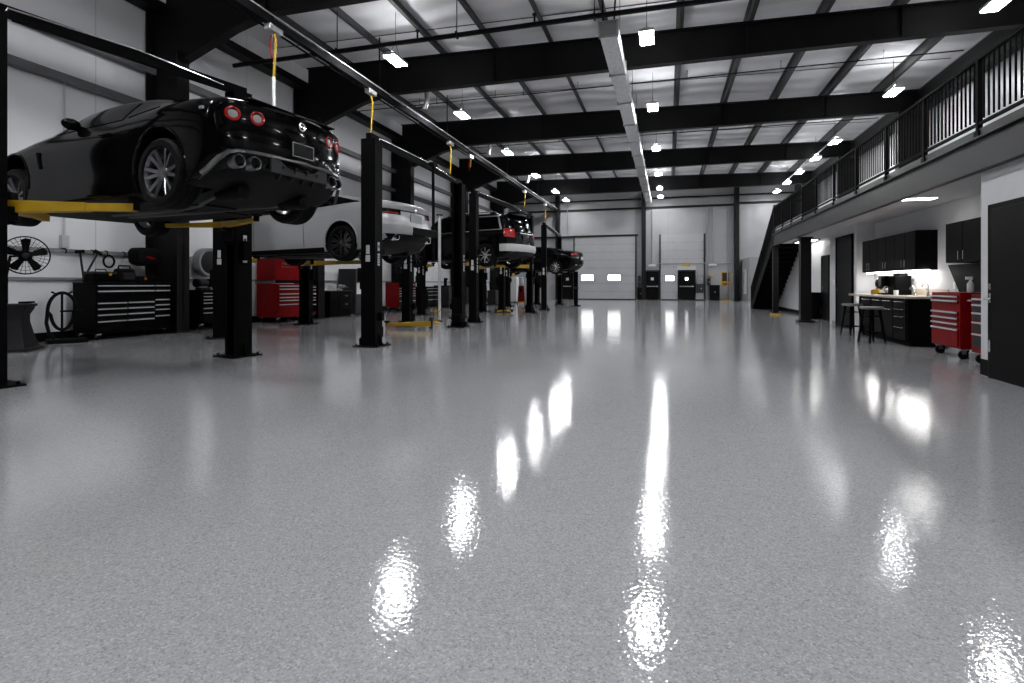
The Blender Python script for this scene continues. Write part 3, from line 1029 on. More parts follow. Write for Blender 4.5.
# second black chest right of the first wall column, mostly behind the lift posts
t0 = tool_chest('black rolling tool chest with silver pulls just right of the near wall column', 'tool chest',
                (-11.5, 11.35, 0), FX, 1.3, .76, .98,
                [(.05, .95, .86, .96), (.05, .95, .76, .855), (.05, .95, .66, .755), (.05, .95, .5, .655), (.05, .95, .36, .495), (.05, .95, .04, .355)],
                'blackp', 'blackg', 'alu', z0=.16)
t = thing('bench_grinder', 'dark bench grinder standing on the black chest by the near wall column', 'grinder', (-11.45, 11.1, 1.005), FX)
put('base', box(B(), (0, 0, .03), (.3, .2, .06)), 'grey', t, bevel=.01)
put('motor', lathe(B(), [(.06, -.14), (.085, -.12), (.085, .12), (.06, .14)], (0, 0, .16), 'X', 18), 'grey', t)
for s in (-1, 1):
    put('wheel_guard', lathe(B(), [(.04, -.03), (.11, -.025), (.11, .025), (.04, .03)], (s * .2, 0, .17), 'X', 18), 'blackm', t)
t = thing('wall_fan', 'round grey drum fan on the left wall beyond the near column', 'fan', (-11.72, 11.5, 1.72))
lp = [(.36, -.12), (.38, -.1), (.38, .1), (.36, .12), (.3, .1)]
put('drum', lathe(B(), lp, (0, 0, 0), 'X', 32, cap=False), 'mid', t)
put('grille', lathe(B(), [(.30, .1), (.2, .13), (.05, .14)], (0, 0, 0), 'X', 24), 'grey', t)
put('bracket', box(B(), (-.15, 0, -.1), (.2, .1, .3)), 'grey', t)
# tall red chest with hutch
a = R(90)
rc = G(276, 17.0)
t = tool_chest('tall red tool chest with a red hutch on top, left of the second wall column', 'tool chest',
               (-11.35, 13.85, 0), R(82), 1.0, .85, 1.16,
               [(.05, .97, .87, .955), (.05, .97, .80, .865), (.05, .97, .62, .72), (.05, .97, .53, .615), (.05, .97, .41, .525), (.05, .97, .17, .405)],
               'red', 'red', 'alu', z0=.16, lid=False)
bm = B()
box(bm, (0, .06, 1.58), (1.0, .72, .62))
put('hutch', bm, 'red', t, bevel=.008)
put('hutch_well', box(B(), (0, -.305, 1.22), (.92, .02, .1)), 'blackm', t)
put('hutch_lid', box(B(), (0, .1, 1.905), (1.02, .66, .03)), 'blackm', t, bevel=.006)
bm = B()
for i, w_ in enumerate((.05, .05, .06, .05)):
    box(bm, (-.18 + .1 * i, -.306, 1.76), (w_, .012, .06))
box(bm, (0, -.306, 1.66), (.5, .01, .012))
put('badge', bm, 'chrome', t)
t2 = thing('cap', 'black folded cap lying on top of the tall red chest', 'cap', (-11.45, 13.85, 1.936))
put('crown', ball(B(), (0, 0, .0), .16, 1.2, 1, .5, 16), 'blackm', t2)
put('brim', box(B(), (.2, 0, -.005), (.16, .22, .015)), 'blackm', t2, bevel=.005)
tool_chest('black tool chest with red edges, between the tall red chest and the second wall column', 'tool chest',
           (-11.45, 14.86, 0), R(90), .6, .8, 1.1,
           [(.03, .97, .88, .97), (.03, .97, .8, .875), (.03, .97, .62, .74), (.03, .97, .53, .615), (.03, .97, .38, .525), (.03, .97, .1, .375)],
           'red', 'blackg', 'alu', z0=.16)
# workbench with vise beyond the second column
bx, by = G(344, 18.6)
t = thing('workbench', 'low black workbench cabinet with a vise, right of the second wall column', 'workbench', (-11.45, 16.6, 0), FX)
put('body', box(B(), (0, 0, .46), (1.3, .8, .86)), 'blackp', t, bevel=.01)
put('top', box(B(), (0, 0, .9), (1.36, .84, .03)), 'grey', t, bevel=.006)
for i, z in enumerate((.68, .4)):
    d = put('drawer', box(B(), (.25, -.41, z), (.72, .02, .24)), 'door', t, bevel=.004)
    put('drawer_handle', box(B(), (.25, -.43, z + .05), (.16, .02, .03)), 'chrome', d)
put('toe_kick', box(B(), (0, 0, .02), (1.2, .7, .04)), 'blackm', t)
t = thing('bench_vise', 'grey bench vise on the low black workbench', 'vise', (-11.2, 16.75, .916), FX)
put('base', lathe(B(), [(.1, 0), (.1, .03), (.06, .06), (.06, .1)], (0, 0, 0), 'Z', 18), 'mid', t)
put('jaw', box(B(), (0, .03, .16), (.16, .12, .12)), 'mid', t, bevel=.01)
put('moving_jaw', box(B(), (0, -.13, .15), (.16, .08, .1)), 'mid', t, bevel=.01)
put('screw', tube(B(), [(0, -.1, .13), (0, -.28, .13)], .02, 8), 'chrome', t)
put('screw_handle', tube(B(), [(-.1, -.27, .13), (.1, -.27, .13)], .01, 8), 'chrome', t)
t = thing('locker', 'tall dark locker with a white notice, beside the low workbench', 'locker', (-11.55, 18.2, 0), FX)
put('body', box(B(), (0, 0, .86), (1.0, .7, 1.72)), 'grey', t, bevel=.01)
put('door', box(B(), (0, -.36, .86), (.94, .02, 1.6)), 'trim', t, bevel=.005)
nt_ = put('notice', box(B(), (-.1, -.375, .98), (.66, .01, .42)), 'white', t)
put('notice_print', box(B(), (-.02, -.383, 1.02), (.2, .008, .14)), 'orange', nt_)
# red cart behind the silver car tail
c1 = G(393, 24.6)
tool_chest('red and grey tool cart behind the tall lift post under the silver car tail', 'tool chest',
           (-11.0, 20.9, 0), R(70), 1.0, .8, 1.2,
           [(.04, .96, .84, .95), (.04, .96, .7, .8), (.04, .96, .6, .69), (.04, .96, .5, .59), (.04, .96, .3, .49), (.04, .96, .05, .29)],
           'red', 'grey', 'alu', z0=.16, lid=True)
t = thing('welding_mask', 'black hood shaped machine standing on the red and grey tool cart', 'machine', (-11.0, 20.9, 1.226), R(70))
put('body', box(B(), (0, 0, .35), (.5, .4, .7), taper=(.7, .7)), 'blackm', t, bevel=.05)
put('label_band', box(B(), (0, -.155, .62), (.26, .02, .04)), 'orange', t)
# low benches and machines further along the left wall
for i, (y, w_, h_, m_, lb) in enumerate((
        (24.2, 1.6, 1.0, 'blackp', 'black workbench with silver pulls under the black SUV nose'),
        (27.0, 1.8, 1.05, 'blackp', 'black workbench with silver pulls seen under the black SUV rear wheel'),
        (31.5, 1.6, 1.0, 'grey', 'grey workbench far along the left wall, left of the red drain tank'))):
    tool_chest(lb, 'workbench', (-11.4, y, 0), FX, w_, .85, h_,
               [(.02, .48, .8, .95), (.52, .98, .8, .95), (.02, .48, .6, .78), (.52, .98, .6, .78), (.02, .48, .35, .58), (.52, .98, .35, .58), (.02, .48, .05, .33), (.52, .98, .05, .33)],
               m_, 'door', 'alu', z0=.14)
for (px, py, D, w_, h_, m_, nm, lb, ct) in (
        (424, 268, 24.4, .4, .9, 'blackm', 'compressor_tank', 'dark upright tank behind the lift posts, under the silver car tail', 'tank'),
        (447, 285, 27, .5, 1.0, 'grey', 'press_machine', 'grey upright press by the left wall behind the twin lift posts', 'machine'),
        (493, 275, 30, .6, .8, 'grey', 'tyre_machine', 'grey tyre machine by the left wall, below the SUV rear wheel', 'machine'),
        (514, 284, 34, .6, 1.6, 'light', 'tall_cupboard', 'pale tall cupboard behind the red drain tank', 'cupboard')):
    x, y = G(px, D)
    t = thing(nm, lb, ct, (x, y, 0), FX)
    put('body', lathe(B(), [(w_ / 2, 0.06), (w_ / 2, h_ - .1), (w_ / 3, h_), (.05, h_ + .03)], (0, 0, 0), 'Z', 20) if 'tank' in nm else box(B(), (0, 0, h_ / 2 + .03), (w_, w_ * .8, h_ - .06)), m_, t, bevel=.02)
    put('column', bar(B(), (w_ * .3, w_ * .3, h_ - .08), (w_ * .3, w_ * .3, h_ + .45), .12, .12), 'blackm', t)
    put('arm', bar(B(), (w_ * .3, w_ * .3, h_ + .42), (-w_ * .3, -.05, h_ + .38), .1, .08), 'blackm', t)
    put('foot', box(B(), (0, 0, .03), (w_ * 1.15, w_ * .9, .06)), 'blackm', t)
# red drain tank with white top
x, y = G(521.3, 30)
t = thing('drain_tank', 'red oil drain tank with a white funnel top, seen between the far lift posts', 'drain tank', (x, y, 0), R(15))
put('tank', box(B(), (0, 0, .62), (.42, .4, .88), taper=(.72, .72)), 'red', t, bevel=.05)
put('funnel', lathe(B(), [(.1, 1.04), (.13, 1.1), (.14, 1.3), (.09, 1.5), (.06, 1.52)], (0, 0, 0), 'Z', 16), 'white', t)
put('gauge', box(B(), (-.02, -.17, .8), (.12, .06, .2)), 'blackm', t, bevel=.01)
for sx in (-1, 1):
    put('wheel', lathe(B(), [(.03, -.03), (.09, -.03), (.09, .03), (.03, .03)], (sx * .2, 0.05, .09), 'X', 14), 'rubber', t)
put('skid', box(B(), (0, 0, .14), (.4, .36, .06)), 'yellow', t)
# yellow hooked stand
x, y = G(435.5, 15.9)
t = thing('yellow_stand', 'small yellow hooked stand on the floor left of the twin lift posts', 'stand', (x, y, 0), R(10))
put('base', lathe(B(), [(.16, 0), (.16, .02), (.05, .05), (.03, .08)], (0, 0, 0), 'Z', 18), 'yellow', t)
put('stem', tube(B(), [(0, 0, .05), (0, 0, .42)], .02, 8), 'yellow', t)
put('hook', tube(B(), [(-.15, 0, .4), (-.13, 0, .34), (0, 0, .36), (.13, 0, .34), (.15, 0, .42)], .02, 8), 'yellow', t)

# right hand chests
tool_chest('red roller tool chest with silver pulls below the short wall cabinet', 'tool chest',
           (4.5, 10.2, 0), R(-90), .92, .5, 1.02,
           [(.04, .96, .88, .955), (.04, .96, .79, .875), (.04, .96, .57, .67), (.04, .96, .47, .565), (.04, .96, .37, .465), (.04, .96, .02, .365)],
           'red', 'red', 'alu', z0=.16, lid=False)
tool_chest('black and red roller tool cart beside the white wall end', 'tool chest',
           (4.5, 9.02, 0), R(-90), .86, .48, 1.0,
           [(.08, .92, .86, .95), (.08, .92, .72, .85), (.08, .92, .56, .71), (.08, .92, .36, .55), (.08, .92, .1, .35)],
           'red', 'grey', 'alu', z0=.16)
for y, z, sc, lb in ((10.0, 1.045, 1.0, 'clear spray bottle on the red roller chest'), (9.2, 1.025, 1.25, 'tall white spray bottle on the black and red cart')):
    t = thing('spray_bottle', lb, 'bottle', (4.5, y, z - (.025 if sc == 1 else 0)))
    put('bottle', lathe(B(), [(.04 * sc, 0), (.045 * sc, .01), (.045 * sc, .13 * sc), (.018 * sc, .18 * sc), (.016 * sc, .2 * sc)], (0, 0, 0), 'Z', 18), 'light' if sc == 1 else 'white', t)
    put('trigger', box(B(), (-.02, 0, .22 * sc), (.09 * sc, .03 * sc, .045 * sc)), 'white', t, bevel=.006)
t = thing('tray', 'dark shallow tray on top of the black and red cart', 'tray', (4.42, 8.85, 1.025))
put('pan', box(B(), (0, 0, .025), (.26, .36, .05)), 'grey', t, bevel=.01)
put('rim', box(B(), (0, 0, .052), (.28, .38, .01)), 'trim', t, bevel=.004)

# ------------------------------------------------------------------ two post lifts
def post_mesh(h, u, ps=1.0):
    """C channel column, web outward, opening along +u (local 2d unit vector)"""
    u = Vector((u[0], u[1], 0)).normalized()
    n = Vector((-u.y, u.x, 0))
    w, d, t_ = .145 * ps, .26 * ps, .018
    pr_ = [(-t_, -w), (d, -w), (d, -w + .06), (d - t_, -w + .06), (d - t_, -w + t_), (0, -w + t_),
           (0, w - t_), (d - t_, w - t_), (d - t_, w - .06), (d, w - .06), (d, w), (-t_, w)]
    bm = B()
    prism(bm, pr_, .02, h, lambda a, b, z: u * (a - d / 2) + n * b + Vector((0, 0, z)))
    c_ = u * 0
    top = [(-d / 2 - .02, -w), (d / 2, -w), (d / 2, w), (-d / 2 - .02, w)]
    prism(bm, top, h - .02, h, lambda a, b, z: u * a + n * b + Vector((0, 0, z)))
    return bm


def lift(label, A, Bp, h, carr, arms=(), beam=True, ps=1.0):
    """A near post, Bp far post (world xy); arms: (post, (x,y) end world, z at post, z at end)"""
    ax, ay = A
    u = Vector((Bp[0] - ax, Bp[1] - ay, 0))
    un = u.normalized()
    n = Vector((-un.y, un.x, 0))
    t = thing('car_lift', label, 'car lift', (ax, ay, 0), 0, 'two post car lifts')
    for i, o in enumerate((Vector((0, 0, 0)), u)):
        d = un if i == 0 else -un
        p = put('post', post_mesh(h, (d.x, d.y), ps), 'lift', t, loc=o, smooth=0, bevel=.006)
        rz = math.atan2(d.y, d.x)
        bp = B()
        box(bp, (0, 0, .012), (.52, .5, .024))
        for sx in (-.2, .0, .2):
            for sy in (-.21, .21):
                cyl(bp, (sx, sy, .02), (sx, sy, .06), .02, n=6)
        for sy in (-1, 1):
            prism(bp, [(-.13, .02), (.13, .02), (.13, .03), (-.0, .2), (-.13, .2)] if False else [(.145, .02), (.23, .02), (.145, .26)],
                  -.1 * 0 - .01, .01, lambda a, b, z, sy=sy: Vector((z, sy * a, b)))
        put('base_plate', bp, 'lift', t, loc=o, rot=(0, 0, rz), smooth=0)
        cz = carr[i] if isinstance(carr, (tuple, list)) else carr
        cb = B()
        cz = cz
        box(cb, (.05, 0, cz + .1), (.18, .2, .7))
        box(cb, (.13, 0, cz - .1), (.14, .26, .2))
        box(cb, (.0, .19, cz - .35), (.12, .1, .3))
        box(cb, (.02, -.18, cz + .2), (.1, .08, .16))
        put('carriage', cb, 'lift', t, loc=o, rot=(0, 0, rz), smooth=0, bevel=.008)
        q = ps
        for c_, s_ in (((-.152 * q, 0, 1.62), (.004, .09, .12)), ((-.152 * q, 0, 1.78), (.004, .07, .16)),
                       ((-.02, .148 * q, 1.6), (.07 * q, .005, .22)), ((-.02, -.148 * q, 1.6), (.07 * q, .005, .22)),
                       ((-.02, .148 * q, 1.84), (.06 * q, .005, .16)), ((-.02, -.148 * q, 1.84), (.06 * q, .005, .16))):
            put('warning_label', box(B(), c_, s_), 'light', p, rot=(0, 0, rz), smooth=0)
        dk = B()
        for sx in (-1, 1):
            for q in range(4):
                box(dk, (-.02, sx * .151 * ps, 1.53 + q * .045), (.05, .004, .016))
            box(dk, (-.02, sx * .151 * ps, 1.84), (.035, .004, .06))
        hb = B()
        box(hb, (-.02, .2, 1.32), (.13, .12, .26))
        box(hb, (-.02, .2, 1.12), (.06, .07, .14))
        if i == 0:
            put('power_unit', hb, 'blackm', t, loc=o, rot=(0, 0, rz), smooth=0, bevel=.015)
        else:
            hb.free()
        put('label_print', dk, 'grey', p, rot=(0, 0, rz), smooth=0)
    if beam:
        bm = B()
        bar(bm, un * -.12 + Vector((0, 0, h + .05)), u + un * .12 + Vector((0, 0, h + .05)), .12, .11)
        bar(bm, un * .2 + n * -.05 + Vector((0, 0, h - .03)), u - un * .2 + n * -.05 + Vector((0, 0, h - .03)), .05, .05)
        put('crossbeam', bm, 'lift', t, smooth=0, bevel=.006)
        put('hydraulic_hose', tube(B(), [n * -.08 + Vector((0, 0, h - .3)), n * -.08 + un * .15 + Vector((0, 0, h + .06)), n * -.08 + u * .5 + Vector((0, 0, h + .1)), n * -.08 + u * .9 + Vector((0, 0, h + .02))], .012, 6), 'chrome', t)
    for (pi, end, z0, z1, *more) in arms:
        o = Vector((0, 0, 0)) if pi == 0 else u
        e = Vector((end[0] - ax, end[1] - ay, 0))
        s = o + (un if pi == 0 else -un) * .22
        if more and more[0]:
            s = Vector((more[0][0] - ax, more[0][1] - ay, 0))
        ah = more[1] if len(more) > 1 else 1.0
        dv = e - s
        p0 = s + Vector((0, 0, z0))
        p1 = s + dv * .62 + Vector((0, 0, z0 + (z1 - z0) * .62))
        p2 = e + Vector((0, 0, z1))
        bm = B()
        bar(bm, p0, p1, .14, .14 * ah, .12, .10 * ah)
        ar = put('arm', bm, 'yellow', t, smooth=0, bevel=.006)
        put('arm_extension', bar(B(), p0 + (p2 - p0) * .5, p2, .085, .09 * ah), 'yellow', ar, smooth=0, bevel=.004)
        kn = B()
        cyl(kn, (p0.x, p0.y, max(.01, p0.z - .16 * ah)), (p0.x, p0.y, p0.z + .16 * ah), .05, n=14)
        put('arm_pin', kn, 'grey', ar)
        pd = B()
        lathe(pd, [(.04, -.03 * ah), (.04, .05), (.075, .06), (.075, .1), (.0, .1)], p2, 'Z', 16)
        put('arm_pad', pd, 'blackm', ar)
    return t


def FL(px, py):
    D = FOC * EYE / (py - Y0)
    return G(px, D)


# ------------------------------------------------------------------ cars
def pchip(xs, ys):
    n = len(xs)
    h = [xs[i + 1] - xs[i] for i in range(n - 1)]
    d = [(ys[i + 1] - ys[i]) / h[i] for i in range(n - 1)]
    m = [0.0] * n
    m[0], m[-1] = d[0], d[-1]
    for i in range(1, n - 1):
        if d[i - 1] * d[i] <= 0:
            m[i] = 0
        else:
            w1, w2 = 2 * h[i] + h[i - 1], h[i] + 2 * h[i - 1]
            m[i] = (w1 + w2) / (w1 / d[i - 1] + w2 / d[i])

    def f(x):
        if x <= xs[0]:
            return ys[0]
        if x >= xs[-1]:
            return ys[-1]
        i = max(j for j in range(n - 1) if xs[j] <= x)
        t = (x - xs[i]) / h[i]
        return ((1 + 2 * t) * (1 - t) ** 2 * ys[i] + t * (1 - t) ** 2 * h[i] * m[i]
                + t * t * (3 - 2 * t) * ys[i + 1] + t * t * (t - 1) * h[i] * m[i + 1])
    return f


def catmull(pts, n):
    out = []
    k = len(pts)
    for i in range(k - 1):
        p0, p1, p2, p3 = pts[max(i - 1, 0)], pts[i], pts[i + 1], pts[min(i + 2, k - 1)]
        for j in range(n):
            t = j / n
            out.append(tuple(.5 * (2 * b + (c - a) * t + (2 * a - 5 * b + 4 * c - d) * t * t + (3 * b - 3 * c + d - a) * t ** 3)
                             for a, b, c, d in zip(p0, p1, p2, p3)))
    out.append(pts[-1])
    return out


class CarShape:
    """local frame: x forward from the rear axle, y left, z up from the ground"""

    def __init__(s, T, kr, kf, rz=None, fz=None):
        xs = T['x']
        s.f = {k_: pchip(xs, v) for k_, v in T.items() if k_ != 'x'}
        s.x0, s.x1 = xs[0], xs[-1]
        s.kr, s.kf = kr, kf
        s.rz = pchip(*rz) if rz else (lambda z: 0)
        s.fz = pchip(*fz) if fz else (lambda z: 0)
        s.wmax = max(T['wm'])

    def half(s, x):
        g = {k_: v(x) for k_, v in s.f.items()}
        p = [(0, g['zb']), (g['ws'] * .6, g['zb']), (g['ws'] - .06, g['zb'] + .005), (g['ws'], g['zb'] + .07),
             (g['wm'], g['zm']), (g['wk'], g['zk']), (g['wb'], g['zl']), (g['wr'], g['ze']),
             (g['wr'] * .62, g['zt'] - (g['zt'] - g['ze']) * .28), (0, g['zt'])]
        return catmull(p, 4)

    def dx(s, x, y, z):
        tr = max(0, min(1, (s.x0 + .75 - x) / .75))
        tf = max(0, min(1, (x - s.x1 + .9) / .9))
        tr, tf = tr * tr, tf * tf
        q = (abs(y) / s.wmax) ** 2
        return tr * (s.kr * q + s.rz(z)) - tf * (s.kf * q + s.fz(z))

    def rear(s, y, z):
        return s.x0 + s.dx(s.x0, y, z)

    def mesh(s, n=72):
        bm = B()
        rings = []
        for i in range(n + 1):
            t = i / n
            t = .5 - .5 * math.cos(math.pi * t) * (.35 + .65 * 1) if False else t
            tt = t + .07 * math.sin(2 * math.pi * t) * -1
            x = s.x0 + (s.x1 - s.x0) * tt
            h_ = s.half(x)
            full = [(y, z) for y, z in h_] + [(-y, z) for y, z in reversed(h_[1:-1])]
            rings.append((x, full))
        V = [[bm.verts.new((x + s.dx(x, y, z), y, z)) for y, z in r] for x, r in rings]
        k_ = len(V[0])
        for a, b in zip(V, V[1:]):
            for i in range(k_):
                j = (i + 1) % k_
                bm.faces.new((a[i], a[j], b[j], b[i]))
        for (x, r), ring, sgn in ((rings[0], V[0], -1), (rings[-1], V[-1], 1)):
            zc = sum(z for y, z in r) / len(r)
            prev = ring
            for sc in (.985, .9, .7, .45, .2):
                bulge = .035 * (1 - ((sc - .2) / .8) ** 6) if sc > .9 else .035
                cur = []
                for y, z in r:
                    yy, zz = y * sc, zc + (z - zc) * sc
                    cur.append(bm.verts.new((x + s.dx(x, yy, zz) + sgn * bulge, yy, zz)))
                for i in range(k_):
                    j = (i + 1) % k_
                    bm.faces.new((prev[i], prev[j], cur[j], cur[i]))
                prev = cur
            bm.faces.new(prev)
        bmesh.ops.recalc_face_normals(bm, faces=bm.faces)
        return bm


def patch(src, planes, off=.006, thick=.004):
    """piece of the skin inside the half-spaces (point, normal): keeps the side the normals point away from"""
    bm = src.copy()
    for p, nrm in planes:
        g = bm.verts[:] + bm.edges[:] + bm.faces[:]
        bmesh.ops.bisect_plane(bm, geom=g, plane_co=p, plane_no=nrm, clear_outer=True)
    bm.normal_update()
    for v_ in bm.verts:
        v_.co += v_.normal * off
    return bm


def poly_planes(pts, ax, extra=()):
    """convex polygon (counter-clockwise) in the two axes ax -> half-space list"""
    out = []
    n = len(pts)
    for i in range(n):
        a, b = pts[i], pts[(i + 1) % n]
        e = (b[0] - a[0], b[1] - a[1])
        nn = (e[1], -e[0])
        p, q = [0, 0, 0], [0, 0, 0]
        p[ax[0]], p[ax[1]] = a
        q[ax[0]], q[ax[1]] = nn
        out.append((Vector(p), Vector(q).normalized()))
    return out + list(extra)


LEFT = (Vector((0, .25, 0)), Vector((0, -1, 0)))
RIGHT = (Vector((0, -.25, 0)), Vector((0, 1, 0)))


def wheel(car_, x, y, r, w, rr, spokes, rim, twin=False, steer=0):
    """tyre with rim and brake disc; outer face towards +|y|"""
    s = 1 if y > 0 else -1
    o = Vector((x, y, r))
    prof = [(rr * .96, -w / 2 + .02), (rr * 1.02, -w / 2), (r - .035, -w / 2 + .004), (r - .006, -w / 2 + .03), (r, -w / 2 + .06)]
    for q in range(-2, 3):
        yq = q * (w - .12) / 5
        prof += [(r, yq - .014), (r - .008, yq - .01), (r - .008, yq + .006), (r, yq + .01)]
    prof += [(r, w / 2 - .06), (r - .006, w / 2 - .03), (r - .035, w / 2 - .004), (rr * 1.02, w / 2), (rr * .96, w / 2 - .02)]
    ty = put('wheel', lathe(B(), prof, (0, 0, 0), 'Y', 48, cap=False), 'rubber', car_, loc=o)
    bm = B()
    f = s * (w / 2 - .012)
    lathe(bm, [(rr * .99, f), (rr, f * 1.0 - s * .01), (rr * .93, f - s * .03), (rr * .9, f - s * .12), (rr * .9, -f)], (0, 0, 0), 'Y', 48, cap=False)
    for i in range(spokes - (1 if twin and spokes == 7 else 0)):
        for dq in ((-.13, .13) if twin else (0,)):
            a = 2 * math.pi * i / (spokes - (1 if twin and spokes == 7 else 0))
            c0 = Vector((math.cos(a + dq * 1.4) * rr * .16, f - s * .045, math.sin(a + dq * 1.4) * rr * .16))
            c1 = Vector((math.cos(a + dq * 1.6) * rr * .95, f - s * .012, math.sin(a + dq * 1.6) * rr * .95))
            bar(bm, c0, c1, .011 if twin else .05, .04, .011 if twin else .034, .03)
    lathe(bm, [(.0, f - s * .015), (.04, f - s * .015), (.075, f - s * .035), (.08, f - s * .08)], (0, 0, 0), 'Y', 24, cap=False)
    put('rim', bm, rim, ty, smooth=40)
    bm = B()
    lathe(bm, [(.02, f - s * .1), (rr * .72, f - s * .1), (rr * .72, f - s * .125), (.02, f - s * .125)], (0, 0, 0), 'Y', 32)
    put('brake_disc', bm, 'grey', ty)
    return ty


def build_car(label, root_xy, zg, head, k_, T, shp, paint, wheels, arch, name='car', wb=2.78):
    t = thing(name, label, 'car', (root_xy[0], root_xy[1], zg), head)
    t.scale = (k_, k_, k_)
    base = shp.mesh()
    body = put('body', base.copy(), [paint, 'dark'], t, smooth=38, fix=False)
    # wheel housings cut out of the shell
    cut = B()
    for x in (0, wb):
        for s in (-1, 1):
            yo = T['wm_at'](x)
            cyl(cut, (x, s * (yo - .36), arch[1]), (x, s * (yo + .4), arch[1]), arch[0], n=48)
    co = put('cutter', cut, 'dark', t, smooth=0)
    md = body.modifiers.new('arches', 'BOOLEAN')
    md.object = co
    md.operation = 'DIFFERENCE'
    md.solver = 'EXACT'
    try:
        md.material_mode = 'TRANSFER'
    except Exception:
        pass
    bpy.context.view_layer.update()
    dg = bpy.context.evaluated_depsgraph_get()
    me = bpy.data.meshes.new_from_object(body.evaluated_get(dg))
    body.modifiers.clear()
    body.data = me
    me.name = 'body'
    bpy.data.objects.remove(co, do_unlink=True)
    di = [i for i, m_ in enumerate(me.materials) if m_ == M['dark']]
    for p in me.polygons:
        if p.normal.z < -.75 and p.center.z < .5 and di:
            p.material_index = di[0]
    me.set_sharp_from_angle(angle=R(38))
    # flares: a lip round every arch
    for x in (0, wb):
        for s in (-1, 1):
            pts = []
            for q in range(0, 25):
                a = R(-8 + 196 * q / 24)
                px_, pz_ = x + arch[0] * math.cos(a), arch[1] + arch[0] * math.sin(a)
                hit = None
                for (ya, za), (yb_, zb_) in zip(shp.half(px_), shp.half(px_)[1:]):
                    if za <= pz_ <= zb_ and zb_ > za and ya > .4:
                        hit = ya + (yb_ - ya) * (pz_ - za) / (zb_ - za)
                if hit:
                    pts.append((px_ + shp.dx(px_, hit, pz_), s * (hit - .004), pz_))
            if len(pts) > 4:
                put('arch_lip', tube(B(), pts, .016, 8), paint if arch[2] else 'trim', t)
    for (x, y, r, w_, rr, sp, rim, tw) in wheels:
        wheel(t, x, y, r, w_, rr, sp, rim, tw)
    return t, base


def underbody(t, x0, x1, w_, z, pipes=True):
    """exhaust, silencers, floor panels and suspension arms below the floor"""
    bm = B()
    for (cx, cy, sx, sy) in ((1.4, .38, 1.5, .6), (1.4, -.38, 1.5, .6), (2.4, 0, .7, 1.0), (.55, 0, .5, .5)):
        box(bm, (cx, cy, z + .0), (sx, sy, .03))
    put('floor_panel', bm, 'dark', t, bevel=.008, smooth=0)
    for s in (-1, 1):
        put('silencer', lathe(B(), [(.03, -.2), (.08, -.18), (.08, .18), (.03, .2)], (-.42, s * .42, z + .05), 'X', 20), 'dark', t)
        put('exhaust_pipe', tube(B(), [(2.2, s * .1, z - .01), (.9, s * .12, z - .02), (.4, s * .2, z), (-.1, s * .4, z + .04), (-.3, s * .42, z + .05)], .03, 10), 'trim', t)
        sa = B()
        for x in (0.0, 2.78):
            bar(sa, (x + .18, s * .3, z + .08), (x, s * .74, z + .14), .06, .05)
            bar(sa, (x - .2, s * .32, z + .1), (x, s * .74, z + .16), .05, .04)
        put('suspension_arm', sa, 'dark', t, smooth=0)
    bm = B()
    ball(bm, (0, 0, z + .16), .18, 1.1, 1, .8, 14)
    cyl(bm, (0, -.7, z + .22), (0, .7, z + .22), .04, n=10)
    cyl(bm, (.1, 0, z + .1), (2.2, 0, z + .04), .05, n=10)
    put('drivetrain', bm, 'dark', t)


def mirror_pair(t, x, y, z, paint):
    for s in (-1, 1):
        m_ = put('door_mirror', ball(B(), (x, s * (y + .12), z + .02), .1, .62, 1.0, .66, 14), paint, t)
        put('mirror_stalk', bar(B(), (x + .02, s * (y - .02), z - .05), (x, s * (y + .06), z - .02), .04, .03), paint, m_)


def pose(pxL, D, pyc, k_, r, half_out, head):
    """rear left wheel face seen at (pxL, row pyc), depth D -> root of the car"""
    x, y = G(pxL, D)
    right = Vector((math.sin(head), -math.cos(head), 0))
    p = Vector((x, y, 0)) + right * (half_out * k_)
    return (p.x, p.y), EYE + (Y0 - pyc) / FOC * D - r * k_


HEAD = R(172.3)
# --- black coupe ---------------------------------------------------------------------------
T1 = dict(x=[-.955, -.85, -.6, -.3, 0, .4, .8, 1.3, 1.8, 2.3, 2.78, 3.2, 3.5, 3.715],
          zb=[.35, .31, .25, .19, .15, .14, .135, .13, .13, .13, .13, .14, .16, .2],
          ws=[.80, .85, .90, .93, .945, .925, .905, .9, .905, .92, .935, .92, .86, .74],
          wm=[.84, .885, .925, .945, .955, .93, .905, .9, .905, .925, .945, .93, .87, .74],
          zm=[.55, .54, .53, .53, .53, .50, .48, .47, .47, .48, .5, .47, .43, .40],
          wk=[.86, .895, .925, .945, .95, .925, .905, .905, .905, .91, .915, .9, .84, .70],
          zk=[.86, .87, .86, .84, .83, .80, .78, .77, .765, .765, .76, .70, .62, .53],
          wb=[.80, .83, .85, .86, .86, .845, .835, .83, .83, .83, .81, .78, .72, .60],
          zl=[1.0, 1.02, 1.03, 1.04, 1.03, 1.0, .97, .955, .945, .93, .88, .81, .71, .60],
          wr=[.70, .72, .70, .66, .61, .585, .575, .57, .575, .64, .66, .62, .55, .45],
          ze=[1.035, 1.065, 1.085, 1.12, 1.17, 1.235, 1.275, 1.29, 1.245, 1.03, .925, .85, .745, .63],
          zt=[1.04, 1.08, 1.10, 1.145, 1.21, 1.29, 1.345, 1.365, 1.325, 1.07, .955, .88, .77, .65])
T1['wm_at'] = lambda x: .95
tb = {a: b for a, b in T1.items() if a != 'wm_at'}
S1 = CarShape(tb, .26, .42, ([.2, .36, .5, .62, .9, 1.02, 1.1], [.16, .07, .01, .0, .03, .0, .02]), ([.1, .3, .5, .7], [.05, .0, .04, .12]))
K1 = 1.05
xy, zg = pose(164, 5.78, 172, K1, .355, .88, HEAD)
